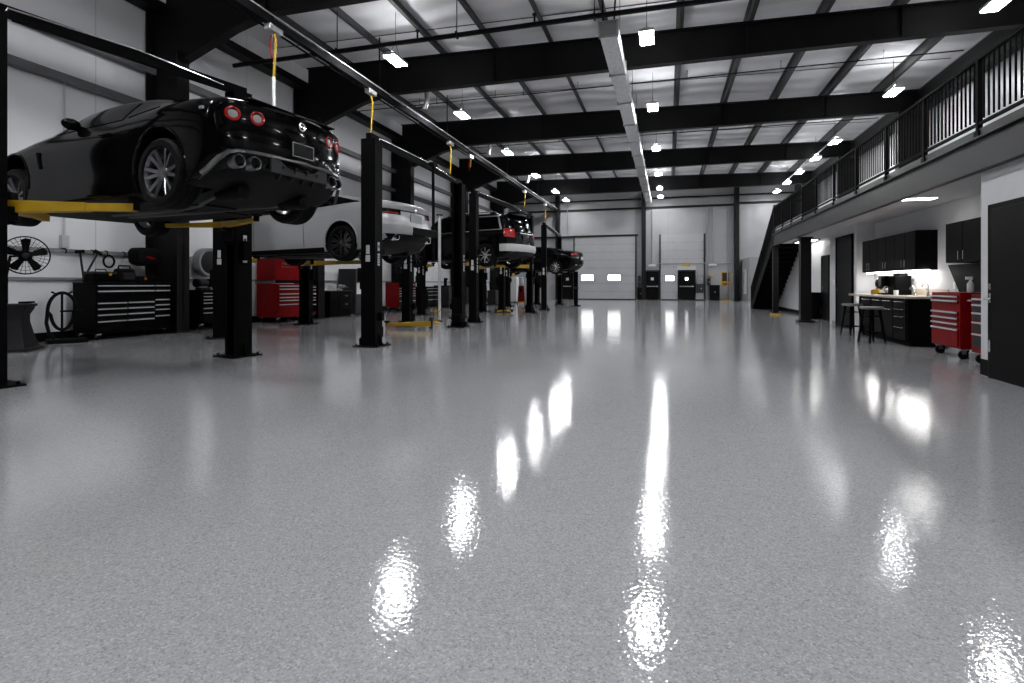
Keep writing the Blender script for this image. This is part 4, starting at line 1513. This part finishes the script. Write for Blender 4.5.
t1, b1 = build_car('glossy black coupe on the nearest lift, round red tail lamps facing the room', xy, zg, HEAD, K1, T1, S1, 'paintb',
                   [(0, .80, .355, .285, .262, 7, 'rimg', True), (0, -.80, .355, .285, .262, 7, 'rimg', True),
                    (2.78, .80, .35, .255, .258, 7, 'rimg', True), (2.78, -.80, .35, .255, .258, 7, 'rimg', True)], (.405, .40, True), 'coupe')
for w_ in [o for o in COL.objects if o.parent == t1 and o.name.startswith('wheel')]:
    w_.location.z -= .07 if w_.location.x > 1 else .01
for s, pl in ((1, LEFT), (-1, RIGHT)):
    put('side_window', patch(b1, poly_planes([(.78, 1.0), (2.15, .975), (1.75, 1.235), (1.3, 1.27), (.78, 1.26)], (0, 2), [pl])), 'glass', t1, smooth=60)
    put('quarter_window', patch(b1, poly_planes([(.2, 1.075), (.72, 1.01), (.72, 1.25), (.5, 1.22)], (0, 2), [pl])), 'glass', t1, smooth=60)
UPZ = [(Vector((0, 0, 1.0)), Vector((0, 0, -1)))]
put('windshield', patch(b1, poly_planes([(1.74, -.5), (2.34, -.62), (2.34, .62), (1.74, .5)], (0, 1), UPZ)), 'glass', t1, smooth=60)
put('rear_window', patch(b1, poly_planes([(-.25, -.56), (.55, -.5), (.55, .5), (-.25, .56)], (0, 1), UPZ)), 'glass', t1, smooth=60)
mirror_pair(t1, 1.64, .75, 1.02, 'paintb')
underbody(t1, -.9, 3.2, .8, .135)


def on_rear(S, y, z, out=.045):
    x = S.rear(y, z) - out
    sl = (S.rear(y + .02, z) - S.rear(y - .02, z)) / .04
    return Vector((x, y, z)), math.atan(sl)


for y in (.725, .505, -.505, -.725):
    p, a = on_rear(S1, y, .895, .02)
    bm = lathe(B(), [(.046, .02), (.048, -.02), (.06, -.028), (.072, -.024), (.078, -.006), (.078, .02)], (0, 0, 0), 'X', 28, cap=False)
    tl = put('tail_lamp', bm, 'redl', t1, loc=p, rot=(0, 0, -a))
    put('lamp_core', lathe(B(), [(.0, -.024), (.03, -.022), (.049, -.012), (.049, .01)], (0, 0, 0), 'X', 24, cap=False), 'clear', tl)
p, a = on_rear(S1, 0, .93, .038)
bm = lathe(B(), [(.045, 0), (.05, -.012), (.04, -.02), (.03, -.012)], (0, 0, 0), 'X', 24, cap=False)
box(bm, (-.012, 0, 0), (.014, .1, .016))
put('badge', bm, 'chrome', t1, loc=p)
p, a = on_rear(S1, 0, .66, .03)
pl = put('licence_plate', box(B(), (0, 0, 0), (.02, .30, .15)), 'blackg', t1, loc=p, bevel=.004)
bm = B()
for q in ((0, .072, .30, .008), (0, -.072, .30, .008)):
    box(bm, (-.012, q[0], q[1]), (.008, q[2], q[3]))
for q in (-.148, .148):
    box(bm, (-.012, q, 0), (.008, .008, .15))
put('plate_frame', bm, 'mid', pl, smooth=0)
# grey diffuser with its raised lip, and four tail pipes
lip = []
for y, z in [(.93, .27), (.90, .32), (.84, .44), (.78, .52), (.70, .545), (.55, .55), (.35, .55), (.0, .55)]:
    lip.append((y, z))
lip = lip + [(-y, z) for y, z in reversed(lip[:-1])]
bm = B()
rows_ = []
for y, z in lip:
    p, a = on_rear(S1, y, z, .04)
    q, a = on_rear(S1, y, z - .03, .055)
    rows_.append([bm.verts.new(v_) for v_ in (p + Vector((.04, 0, .03)), p, q, q + Vector((.06, 0, -.02)))])
for a_, b_ in zip(rows_, rows_[1:]):
    for i in range(3):
        bm.faces.new((a_[i], a_[i + 1], b_[i + 1], b_[i]))
put('bumper_lip', bm, 'trim', t1, smooth=60)
bm = B()
for s in (-1, 1):
    for y in (.24, .08):
        p0, a = on_rear(S1, s * y, .47, .03)
        p1, a = on_rear(S1, s * y, .33, .0)
        bar(bm, p0, p1, .02, .07)
box(bm, (S1.rear(0, .43) - .02, 0, .445), (.03, .8, .15))
put('diffuser', bm, 'grey', t1, smooth=0, bevel=.006)
for s in (-1, 1):
    for y in (.69, .545):
        p, a = on_rear(S1, s * y, .43, .02)
        tp = put('tail_pipe', lathe(B(), [(.056, .14), (.058, -.05), (.066, -.055), (.07, -.045), (.07, .14)], (0, 0, 0), 'X', 24, cap=False), 'rimg', t1, loc=p)
        put('pipe_bore', lathe(B(), [(.0, .0), (.057, .0), (.057, .04)], (0, 0, 0), 'X', 20), 'blackm', tp)
bm = B()
box(bm, (S1.rear(.6, 1.04) - .0, 0, 1.075), (.10, 1.2, .018))
put('spoiler_lip', bm, 'paintb', t1, bevel=.008)
for s in (-1, 1):
    put('side_marker', box(B(), (-.62, s * .925, .92), (.06, .02, .03)), 'clear', t1, bevel=.005)
    put('side_vent', box(B(), (2.18, s * .922, .66), (.035, .02, .2), rot=Matrix.Rotation(R(18), 3, 'Y')), 'blackm', t1)
    put('door_handle', box(B(), (.95, s * .905, .83), (.2, .02, .03)), 'paintb', t1, bevel=.006)

# --- silver coupe ---------------------------------------------------------------------------
T2 = dict(x=[-1.1, -1.0, -.75, -.4, 0, .5, 1.0, 1.6, 2.1, 2.5, 2.9, 3.3, 3.6, 3.8],
          zb=[.40, .34, .25, .2, .18, .17, .17, .17, .17, .17, .17, .18, .2, .24],
          ws=[.78, .83, .88, .90, .91, .89, .88, .88, .88, .89, .9, .88, .82, .7],
          wm=[.82, .87, .91, .93, .935, .915, .905, .905, .905, .915, .925, .9, .84, .7],
          zm=[.60, .6, .58, .57, .56, .53, .52, .52, .52, .53, .54, .52, .48, .44],
          wk=[.83, .87, .905, .93, .935, .92, .91, .91, .91, .91, .905, .88, .82, .68],
          zk=[.92, .93, .92, .90, .89, .87, .86, .85, .84, .83, .81, .76, .68, .58],
          wb=[.76, .79, .82, .84, .845, .84, .835, .83, .83, .82, .79, .75, .69, .58],
          zl=[1.06, 1.08, 1.08, 1.07, 1.05, 1.02, 1.0, .985, .97, .95, .9, .83, .75, .64],
          wr=[.66, .67, .66, .62, .60, .585, .58, .58, .6, .66, .66, .61, .54, .45],
          ze=[1.10, 1.14, 1.165, 1.20, 1.27, 1.345, 1.375, 1.37, 1.29, 1.05, .95, .87, .78, .67],
          zt=[1.10, 1.15, 1.18, 1.225, 1.31, 1.40, 1.44, 1.445, 1.38, 1.11, .985, .9, .81, .69])
T2['wm_at'] = lambda x: .93
S2 = CarShape({a: b for a, b in T2.items() if a != 'wm_at'}, .24, .4, ([.25, .4, .55, .7, .95, 1.1], [.25, .1, .0, .0, .07, .04]), ([.1, .3, .5, .7], [.05, 0, .04, .1]))
K2 = 1.05
xy, zg = pose(342, 10.9, 243, K2, .35, .88, HEAD)
t2, b2 = build_car('silver coupe with black wheels raised behind the tall lift post', xy, zg, HEAD, K2, T2, S2, 'paints',
                   [(0, .80, .35, .25, .262, 10, 'rimb', True), (0, -.80, .35, .25, .262, 10, 'rimb', True),
                    (2.9, .80, .35, .25, .262, 10, 'rimb', True), (2.9, -.80, .35, .25, .262, 10, 'rimb', True)], (.40, .385, True), 'coupe', 2.9)
for s, pl in ((1, LEFT), (-1, RIGHT)):
    put('side_window', patch(b2, poly_planes([(.95, 1.04), (2.35, .99), (1.95, 1.29), (1.5, 1.34), (.95, 1.345)], (0, 2), [pl])), 'glass', t2, smooth=60)
    put('quarter_window', patch(b2, poly_planes([(-.32, 1.15), (.88, 1.06), (.88, 1.34), (.35, 1.305)], (0, 2), [pl])), 'glass', t2, smooth=60)
put('windshield', patch(b2, poly_planes([(1.9, -.5), (2.45, -.62), (2.45, .62), (1.9, .5)], (0, 1), UPZ)), 'glass', t2, smooth=60)
put('rear_window', patch(b2, poly_planes([(-.5, -.54), (.5, -.5), (.5, .5), (-.5, .54)], (0, 1), UPZ)), 'glass', t2, smooth=60)
for s in (1, -1):
    pp = [(Vector((0, s * .42, 0)), Vector((0, -s, 0)))] + poly_planes([(-1.4, .86), (-.80, .9), (-.72, 1.0), (-1.4, .98)], (0, 2))
    tl = put('tail_lamp', patch(b2, pp, .01), 'blackg', t2, smooth=60)
    pp = [(Vector((0, s * .48, 0)), Vector((0, -s, 0)))] + poly_planes([(-1.4, .88), (-.9, .905), (-.85, .925), (-1.4, .915)], (0, 2))
    put('lamp_band', patch(b2, pp, .016), 'redl', tl, smooth=60)
put('rear_bumper', patch(b2, [(Vector((-.93, 0, 0)), Vector((1, 0, 0))), (Vector((0, 0, .52)), Vector((0, 0, 1))), (Vector((0, 0, .3)), Vector((0, 0, -1)))], .012), 'blackp', t2, smooth=60)
for s in (1, -1):
    p, a = on_rear(S2, s * .55, .46, .03)
    put('tail_pipe', lathe(B(), [(.045, .1), (.05, -.05), (.06, -.055), (.065, -.04), (.065, .1)], (0, 0, 0), 'X', 20, cap=False), 'chrome', t2, loc=p)
for s_ in (1, -1):
    pp = [(Vector((0, s_ * .02, 0)), Vector((0, -s_, 0))), (Vector((-.9, 0, 0)), Vector((1, 0, 0))), (Vector((0, 0, .985)), Vector((0, 0, 1))), (Vector((0, 0, .965)), Vector((0, 0, -1)))]
    put('trunk_seam', patch(b2, pp, .008), 'blackm', t2, smooth=60)
p, a = on_rear(S2, 0, .84, .045)
put('licence_plate', box(B(), (0, 0, 0), (.02, .4, .17)), 'mid', t2, loc=p, bevel=.004)
p, a = on_rear(S2, -.3, .6, .045)
put('bumper_insert', box(B(), (0, 0, 0), (.05, .9, .16)), 'blackm', t2, loc=p, bevel=.02)
p, a = on_rear(S2, 0, 1.0, .045)
put('badge', lathe(B(), [(.04, 0), (.045, -.01), (.03, -.02)], (0, 0, 0), 'X', 20), 'chrome', t2, loc=p)
mirror_pair(t2, 2.2, .86, 1.03, 'paints')
put('sill_trim', patch(b2, poly_planes([(.42, .1), (2.48, .1), (2.48, .25), (.42, .28)], (0, 2)), .008), 'blackp', t2, smooth=60)
underbody(t2, -.9, 3.2, .8, .16)
for xx in (.95, 2.32):
    for s in (1, -1):
        pts = [(xx, s * (y + .002), z) for y, z in S2.half(xx) if .26 < z < 1.0 and y > .6]
        put('door_seam', tube(B(), pts, .004, 5), 'blackm', t2)
for s in (1, -1):
    put('door_handle', box(B(), (1.05, s * .915, .87), (.2, .02, .03)), 'paints', t2, bevel=.006)

# --- black suv ------------------------------------------------------------------------------
T3 = dict(x=[-1.0, -.93, -.75, -.4, 0, .5, 1.0, 1.6, 2.1, 2.6, 3.0, 3.4, 3.7, 3.85],
          zb=[.46, .40, .33, .28, .26, .25, .25, .25, .25, .25, .26, .28, .32, .36],
          ws=[.86, .9, .93, .95, .95, .94, .93, .93, .93, .94, .95, .93, .88, .76],
          wm=[.88, .93, .96, .975, .98, .965, .955, .955, .96, .965, .97, .95, .89, .76],
          zm=[.72, .7, .69, .68, .68, .66, .65, .65, .65, .66, .67, .65, .62, .58],
          wk=[.90, .94, .96, .975, .98, .97, .965, .965, .965, .965, .96, .94, .88, .75],
          zk=[1.03, 1.03, 1.03, 1.02, 1.02, 1.01, 1.0, 1.0, 1.0, 1.0, .98, .94, .86, .78],
          wb=[.84, .87, .89, .90, .905, .905, .90, .9, .9, .89, .87, .84, .78, .68],
          zl=[1.15, 1.16, 1.16, 1.16, 1.16, 1.16, 1.15, 1.14, 1.13, 1.12, 1.09, 1.03, .94, .85],
          wr=[.66, .69, .70, .715, .72, .72, .72, .71, .70, .74, .74, .70, .63, .55],
          ze=[1.24, 1.42, 1.62, 1.68, 1.70, 1.71, 1.71, 1.70, 1.62, 1.26, 1.13, 1.07, .97, .88],
          zt=[1.26, 1.45, 1.67, 1.73, 1.755, 1.77, 1.775, 1.765, 1.69, 1.30, 1.17, 1.10, 1.0, .9])
T3['wm_at'] = lambda x: .97
S3 = CarShape({a: b for a, b in T3.items() if a != 'wm_at'}, .16, .34, ([.3, .45, .6, .8, 1.1, 1.3], [.16, .04, .0, .03, .06, .12]), ([.2, .5, .8], [.04, 0, .1]))
K3 = 1.06
HEAD3 = R(166.3)
xy, zg = pose(485, 18.5, 255, K3, .385, .93, HEAD3)
t3, b3 = build_car('black SUV with silver rear bumper raised beyond the empty lift', xy, zg, HEAD3, K3, T3, S3, 'paintb',
                   [(0, .83, .385, .26, .27, 8, 'rims', False), (0, -.83, .385, .26, .27, 8, 'rims', False),
                    (2.82, .83, .385, .26, .27, 8, 'rimb', False), (2.82, -.83, .385, .26, .27, 8, 'rimb', False)], (.44, .43, True), 'suv', 2.82)
for s, pl in ((1, LEFT), (-1, RIGHT)):
    wf = put('window_surround', patch(b3, poly_planes([(-.62, 1.18), (.42, 1.18), (.58, 1.67), (-.42, 1.66)], (0, 2), [pl]), .006), 'rims', t3, smooth=60)
    put('window_pane', patch(b3, poly_planes([(-.53, 1.215), (.26, 1.215), (.38, 1.635), (-.37, 1.625)], (0, 2), [pl]), .011), 'glass', wf, smooth=60)
    put('side_window', patch(b3, poly_planes([(.52, 1.2), (1.35, 1.19), (1.35, 1.655), (.66, 1.66)], (0, 2), [pl])), 'glass', t3, smooth=60)
    put('side_window', patch(b3, poly_planes([(1.45, 1.19), (2.5, 1.16), (2.1, 1.58), (1.45, 1.655)], (0, 2), [pl])), 'glass', t3, smooth=60)
    put('window_chrome', patch(b3, poly_planes([(.5, 1.165), (2.5, 1.135), (2.5, 1.16), (.5, 1.19)], (0, 2), [pl]), .008), 'rims', t3, smooth=60)
    rr_ = B()
    tube(rr_, [(-.35, s * .66, 1.72), (-.2, s * .66, 1.80), (1.5, s * .65, 1.82), (1.7, s * .65, 1.74)], .018, 8)
    put('roof_rail', rr_, 'rims', t3)
    pp = [(Vector((0, s * .6, 0)), Vector((0, -s, 0)))] + poly_planes([(-1.3, .92), (-.74, .95), (-.66, 1.2), (-.9, 1.22), (-1.3, 1.13)], (0, 2))
    put('tail_lamp', patch(b3, pp, .012), 'redl', t3, smooth=60)
put('windshield', patch(b3, poly_planes([(2.05, -.6), (2.62, -.7), (2.62, .7), (2.05, .6)], (0, 1), [(Vector((0, 0, 1.16)), Vector((0, 0, -1)))])), 'glass', t3, smooth=60)
put('rear_window', patch(b3, poly_planes([(-.62, 1.2), (.62, 1.2), (.55, 1.6), (-.55, 1.6)], (1, 2), [(Vector((-.55, 0, 0)), Vector((1, 0, 0)))])), 'glass', t3, smooth=60)
put('rear_bumper', patch(b3, [(Vector((-.58, 0, 0)), Vector((1, 0, 0))), (Vector((0, 0, .72)), Vector((0, 0, 1))), (Vector((0, 0, .5)), Vector((0, 0, -1)))], .03), 'light', t3, smooth=60)
p, a = on_rear(S3, 0, 1.03, .05)
put('licence_plate', box(B(), (0, 0, -.08), (.02, .4, .16)), 'grey', t3, loc=p, bevel=.004)
put('trunk_bar', box(B(), (0, 0, .06), (.03, .8, .04)), 'chrome', t3, loc=p, bevel=.006)
sp_ = box(B(), (-.72, 0, 1.69), (.3, 1.25, .04))
put('roof_spoiler', sp_, 'paintb', t3, bevel=.012)
mirror_pair(t3, 2.3, .92, 1.16, 'paintb')
underbody(t3, -.9, 3.2, .8, .25)
for s in (1, -1):
    for x in (.75, 1.75):
        put('door_handle', box(B(), (x, s * .975, 1.02), (.2, .02, .03)), 'paintb', t3, bevel=.006)

# --- black sedan ----------------------------------------------------------------------------
T4 = {a: (list(b) if isinstance(b, list) else b) for a, b in T2.items()}
S4 = CarShape({a: b for a, b in T4.items() if a != 'wm_at'}, .24, .4, ([.25, .4, .55, .7, .95, 1.1], [.2, .08, .0, .0, .05, .04]), ([.1, .3, .5, .7], [.05, 0, .04, .1]))
xy, zg = pose(555.3, 27, 267.3, 1.0, .345, .88, HEAD)
t4, b4 = build_car('black sedan raised on the farthest lift before the wide overhead door', xy, zg, HEAD, 1.0, T4, S4, 'paintb',
                   [(0, .80, .345, .24, .262, 10, 'rims', False), (0, -.80, .345, .24, .262, 10, 'rims', False),
                    (2.9, .80, .345, .24, .262, 10, 'rims', False), (2.9, -.80, .345, .24, .262, 10, 'rims', False)], (.395, .38, True), 'sedan', 2.9)
for s, pl in ((1, LEFT), (-1, RIGHT)):
    put('side_window', patch(b4, poly_planes([(1.15, 1.04), (2.35, .99), (1.95, 1.29), (1.6, 1.34), (1.15, 1.345)], (0, 2), [pl])), 'glass', t4, smooth=60)
    put('side_window', patch(b4, poly_planes([(.05, 1.12), (1.08, 1.05), (1.08, 1.34), (.5, 1.315)], (0, 2), [pl])), 'glass', t4, smooth=60)
    pp = [(Vector((0, s * .5, 0)), Vector((0, -s, 0)))] + poly_planes([(-1.4, .92), (-.85, .95), (-.8, 1.03), (-1.4, 1.03)], (0, 2))
    put('tail_lamp', patch(b4, pp, .01), 'redl', t4, smooth=60)
    p, a = on_rear(S4, s * .6, .46, .03)
    put('tail_pipe', box(B(), (0, 0, 0), (.06, .22, .07)), 'chrome', t4, loc=p, bevel=.02)
    put('door_handle', box(B(), (1.15, s * .915, .87), (.2, .02, .03)), 'chrome', t4, bevel=.006)
put('windshield', patch(b4, poly_planes([(1.9, -.5), (2.45, -.62), (2.45, .62), (1.9, .5)], (0, 1), UPZ)), 'glass', t4, smooth=60)
put('rear_window', patch(b4, poly_planes([(-.5, -.54), (.5, -.5), (.5, .5), (-.5, .54)], (0, 1), UPZ)), 'glass', t4, smooth=60)
p, a = on_rear(S4, 0, .8, .045)
put('licence_plate', box(B(), (0, 0, 0), (.02, .4, .17)), 'light', t4, loc=p, bevel=.004)
mirror_pair(t4, 2.2, .86, 1.03, 'paintb')
underbody(t4, -.9, 3.2, .8, .16)

# ------------------------------------------------------------------ the lifts, placed by their feet


def carpt(t, x, y, k_):
    c_, s_ = math.cos(t.rotation_euler.z), math.sin(t.rotation_euler.z)
    return (t.location.x + k_ * (x * c_ - y * s_), t.location.y + k_ * (x * s_ + y * c_))


z1 = t1.location.z
A = G(-13, 6.0)
Bp = FL(238, 356)
lift('two post lift carrying the black coupe, yellow arms under its sills', A, Bp, 4.2, z1 + .05,
     [(0, carpt(t1, .62, .78, K1), z1 + .06, z1 + .04), (0, carpt(t1, 2.5, .70, K1), z1 + .06, z1 + .03),
      (1, carpt(t1, 2.35, -.7, K1), z1 + .1, z1 + .07, None, .6), (1, carpt(t1, .55, -.72, K1), z1 + .1, z1 + .07, None, .6)])
z2 = t2.location.z
C_ = G(223.5, 11.5)
E_ = G(306, 15.4)
lift('two post lift under the silver coupe, near post left of the nearest lift far post', C_, E_, 3.9, (z2 + .06, z2 + .16),
     [(0, carpt(t2, 2.45, .72, K2), z2 + .1, z2 + .06),
      (1, carpt(t2, .85, -.75, K2), z2 + .12, z2 + .06), (1, carpt(t2, 2.3, -.72, K2), z2 + .12, z2 + .06)])
D_ = FL(372, 346)
G_ = FL(458.5, 327)
d1 = FL(432, 325)
lift('empty two post lift with the tall lone post before the silver car', D_, G_, 3.82, .35,
     [])
z3 = t3.location.z
lift('two post lift under the black SUV front, behind the empty lift', FL(421.5, 315), FL(482.5, 311.5), 3.6, z3 + .08,
     [(0, carpt(t3, 2.2, .8, K3), z3 + .1, z3 + .1), (1, carpt(t3, .7, -.8, K3), z3 + .1, z3 + .1)], beam=False, ps=0.8)
F_ = FL(407.5, 326.5)
lift('low empty lift whose post stands under the silver car tail, yellow arms on the floor', F_, G(458, 18.2), 2.1, .35,
     [(0, G(387, 13.8), .14, .11, G(431, 13.75))], beam=False, ps=0.8)
lift('empty two post lift right of the twin posts, beam rising behind the SUV roof', FL(474, 322.5), FL(530, 313), 3.85, 1.9,
     [(0, carpt(t3, .9, .9, K3), z3 + .06, z3 + .08), (1, carpt(t3, .75, -.95, K3), z3 + .1, z3 + .1)], ps=0.8)
lift('short post lift with white stickers below the SUV tail', FL(502, 312), G(529.5, 25.6), 2.25, z3 - .1,
     [(0, G(512, 21.3), .07, .05, None, .5), (0, G(496, 21.4), .07, .05, None, .5)], beam=False, ps=0.8)
z4 = t4.location.z
lift('farthest two post lift standing by the black sedan tail', FL(544, 310), G(559.5, 29.7), 3.75, z4 + .1,
     [(0, carpt(t4, .8, .8, 1), z4 + .08, z4 + .08), (1, carpt(t4, .3, -.85, 1), z4 + .08, z4 + .08)], ps=0.8)
lift('slim far lift post left of the red drain tank', FL(507.7, 306.4), G(537, 30.5), 2.0, z4 - .2,
     [(0, carpt(t4, 2.3, .75, 1), z4 - .1, z4 + .05)], beam=False, ps=0.8)
t = thing('bollard_post', 'short black post standing right of the far lift before the exit door', 'post', (*FL(576, 305.8), 0))
put('shaft', box(B(), (0, 0, .9), (.2, .2, 1.8)), 'lift', t, bevel=.01)
put('base_plate', box(B(), (0, 0, .02), (.42, .4, .04)), 'lift', t, bevel=.005)
put('collar', box(B(), (0, 0, .95), (.26, .26, .12)), 'grey', t, bevel=.01)
# hanging black air line and grey pole by the silver tail
pt = P(433, 167, 12.2)
pb = P(434, 262, 12.2)
t = thing('air_line', 'thin black hose drop hanging beside the silver car tail', 'hose', (pt.x, pt.y, 0))
put('hose', tube(B(), [(0, 0, pb.z), (0.01, 0, (pt.z + pb.z) / 2), (0, 0, pt.z + .05)], .035, 8), 'blackm', t)
put('bracket', box(B(), (0, 0, pt.z + .05), (.14, .2, .08)), 'lift', t)
pt = P(439.5, 215, 16.6)
t = thing('support_pole', 'thin light grey pole standing right of the black hose drop', 'pole', (pt.x, pt.y, 0))
put('pole', cyl(B(), (0, 0, .03), (0, 0, pt.z), .045, n=12), 'light', t)
put('foot', lathe(B(), [(.1, 0), (.1, .02), (.05, .05)], (0, 0, 0), 'Z', 16), 'grey', t)
put('head_plate', box(B(), (0, 0, pt.z), (.16, .16, .04)), 'grey', t)

# ------------------------------------------------------------------ overhead: lamps, duct, pipes, hose rail
def high_bay(x, y, label, group=None, z=7.15):
    t = thing('high_bay_lamp', label, 'lamp', (x, y, z), 0, group)
    bm = B()
    box(bm, (0, 0, .055), (.35, .76, .07))
    box(bm, (0, 0, .1), (.16, .7, .05))
    put('housing', bm, 'light', t, smooth=0, bevel=.006)
    df = B()
    for s in (-1, 1):
        box(df, (s * .085, 0, .008), (.145, .72, .02))
    put('diffuser', df, 'lamp', t, smooth=0)
    put('added_uplight', box(B(), (0, 0, .132), (.14, .6, .012)), 'uplight_fill', t, smooth=0)  # added upward emitter that fills the roof blanket with light
    hz = roofz(x) - z
    w_ = B()
    for dy in (-.3, .3):
        tube(w_, [(0, dy, .12), (0, 0, .5), (0, 0, hz)], .006, 5)
    put('hanger', w_, 'blackm', t)


ords = ['nearest', 'second nearest', 'third nearest', 'fourth nearest', 'fifth nearest', 'farthest']
for nm, x, ys_ in (('left', -7.05, (13.1, 18.0, 23.7, 29.2, 34.6, 38.4)), ('middle', -.5, (13.6, 19.0, 24.8, 30.6, 35.2, 38.6)),
                   ('right', 6.8, (14.0, 19.6, 25.8, 28.9, 32.3, 35.4, 38.5))):
    for i, y in enumerate(ys_):
        o_ = ords[i] if i < 5 else ('farthest' if i == len(ys_) - 1 else 'sixth nearest')
        high_bay(x, y, 'bright white high bay lamp, %s of the %s ceiling row' % (o_, nm), 'high bay lamps in the %s row' % nm)
for x in (-7.05, -.5, 6.8):
    for y in (8.0, 2.6, -3.0):
        high_bay(x, y, 'bright white high bay lamp over the camera end of the hall', 'high bay lamps over the camera end')
# light rods running between the far right lamps
tag(put('light_rail', cyl(B(), (6.8, 25.5, 7.34), (6.8, 36.2, 7.34), .03, n=8), 'light'), 'pale thin rail joining the far right ceiling lamps', 'rail')

# long galvanized duct
t = thing('air_duct', 'long galvanized air duct running down the middle of the ceiling', 'duct', (-1.3, 12.4, 6.8))
bm = B()
box(bm, (0, 13.2, .16), (.40, 26.4, .33))
put('duct', bm, 'galv', t, smooth=0)
for i in range(12):
    bm = B()
    y = .04 + i * 2.38
    for (cx, cz, sx, sz) in ((0, .34, .46, .03), (0, -.02, .46, .03), (-.215, .16, .03, .39), (.215, .16, .03, .39)):
        box(bm, (cx, y, cz), (sx, .05, sz))
    put('flange', bm, 'galv', t, smooth=0)
    sg = B()
    for s in (-1, 1):
        tube(sg, [(s * .2, y + .6, .33), (s * .2, y + .6, 1.3)], .006, 5)
    put('hanger_strap', sg, 'blackm', t)
put('end_cap', box(B(), (0, -.03, .16), (.36, .03, .29)), 'mid', t, smooth=0)
rs = B()
tube(rs, [(-.12, .05, .33), (-.2, .3, 1.6)], .03, 8)
tube(rs, [(.12, .05, .33), (.16, .3, 1.6)], .02, 8)
put('hanger_rod', rs, 'steel', t, smooth=0)

# sprinkler main across the hall and bay pipes
def cross_pipe(y, z, r, lb, m_='steel'):
    t = thing('sprinkler_pipe', lb, 'pipe', (0, y, z))
    put('pipe', cyl(B(), (-11.6, 0, 0), (8.2, 0, 0), r, n=12), m_, t)
    for x in (-9, -6, -3, 0.6, 3.4, 6.2):
        sp = B()
        cyl(sp, (x, 0, 0), (x, 0, .22), r * .4, n=8)
        cyl(sp, (x, 0, .22), (x, 0, .25), r * .9, n=8)
        put('sprinkler_head', sp, m_, t)
    for x in (-8.3, -4.95, -1.6, 2.1, 5.5):
        cl = B()
        tube(cl, [(x, 0, 0), (x, 0, roofz(x) - z - .2)], .012, 6)
        box(cl, (x, 0, 0), (.04, r * 2.4, r * 2.4))
        put('pipe_hanger', cl, m_, t)


cross_pipe(12.28, 7.22, .06, 'black sprinkler pipe crossing the ceiling before the nearest lamps')
cross_pipe(18.6, 7.9, .018, 'thin sprinkler pipe crossing the ceiling before the second middle lamp')
cross_pipe(25.2, 7.9, .018, 'thin sprinkler pipe crossing the ceiling before the third middle lamp')
cross_pipe(32.0, 7.9, .018, 'thin sprinkler pipe crossing the ceiling before the fourth roof beam')
# straps under the blanket
for i, y in enumerate((11.6, 14.2, 16.6, 17.6, 19.8, 23.4, 24.4, 26.6, 30.3, 33.6)):
    bm = B()
    for a, b in ((-11.9, 8.4),):
        bar(bm, (a, y, roofz(a) - .03), (b, y, roofz(b) - .03), .03, .012)
    struct('trim_%d' % k, bm, 'grey'); k += 1

# enclosed hose rail along the left bays
t = thing('exhaust_rail', 'long dark overhead hose rail with a shiny tube above the left bays', 'rail', (-8.05, 5.0, 6.72))
bm = B()
box(bm, (0, 17.5, -.03), (.12, 35, .16))
box(bm, (-.12, 17.5, .04), (.08, 35, .05))
put('channel', bm, 'lift', t, smooth=0)
put('tube', cyl(B(), (.08, 0, .075), (.08, 35, .075), .018, n=12), 'galv', t)
put('side_tube', cyl(B(), (-.35, 0, .02), (-.35, 35, .02), .025, n=10), 'lift', t)
for y in (4, 9, 14, 19, 24, 29, 33):
    put('rail_hanger', bar(B(), (0, y, .05), (0, y, 1.6), .03, .03), 'steel', t, smooth=0)


def drop(y, z0, z1, lb, two=True):
    t = thing('hose_drop', lb, 'hose', (-8.05, y, 0), 0, 'yellow hoses under the overhead rail')
    put('trolley', box(B(), (0, 0, 6.55), (.16, .4, .12)), 'galv', t, bevel=.01)
    put('hose', tube(B(), [(0, 0, 6.5), (.04, .02, (z0 + z1) / 2 + .3), (0, .0, z1)], .026, 8), 'yellow', t)
    if two:
        put('hose_clip', tube(B(), [(-.05, 0, 6.45), (-.1, .02, 6.2), (-.04, 0, 5.95)], .02, 6), 'red', t)
    return t


t = drop(9.62, 6.5, 5.55, 'yellow and red hose drop ending in a white rod above the black coupe tail')
put('rod', cyl(B(), (0, 0, 5.55), (0.02, 0, 4.4), .035, n=8), 'white', t)
drop(13.53, 6.5, 5.4, 'yellow hose drop hanging just above the tall lone lift post', False)
drop(19.3, 6.5, 5.4, 'yellow hose drop between the tall lone post and the twin posts', False)
drop(21.5, 6.5, 6.1, 'short yellow hose drop over the twin lift posts')
drop(30.5, 6.5, 5.6, 'yellow hose drop above the black SUV tail', False)
drop(36.0, 6.5, 5.6, 'yellow hose drop above the black sedan, before the far wall', False)
# galvanized boots feeding the rail
for y, lb in ((16.1, 'short bright air boot over the rail beyond the first beam'),
              (22.5, 'short bright air boot over the rail beyond the second beam'), (29.4, 'short bright air boot over the rail beyond the third beam')):
    t = thing('air_boot', lb, 'duct', (-7.62, y, 6.9), 0, 'air boots over the hose rail')
    put('elbow', tube(B(), [(.1, 0, 1.45), (.16, 0, 1.0), (.06, 0, .6), (.1, 0, .25), (.02, 0, -.05)], [.07, .09, .08, .08, .07], 12), 'galv', t)
    put('collar', lathe(B(), [(.085, -.04), (.085, .04), (.07, .05)], (.02, 0, -.03), 'Z', 18), 'galv', t)
    put('strap', box(B(), (-.2, 0, .0), (.4, .06, .03)), 'steel', t)
# back room side of the mezzanine: lit white panels already belong to wall_right
SC.render.film_transparent = False
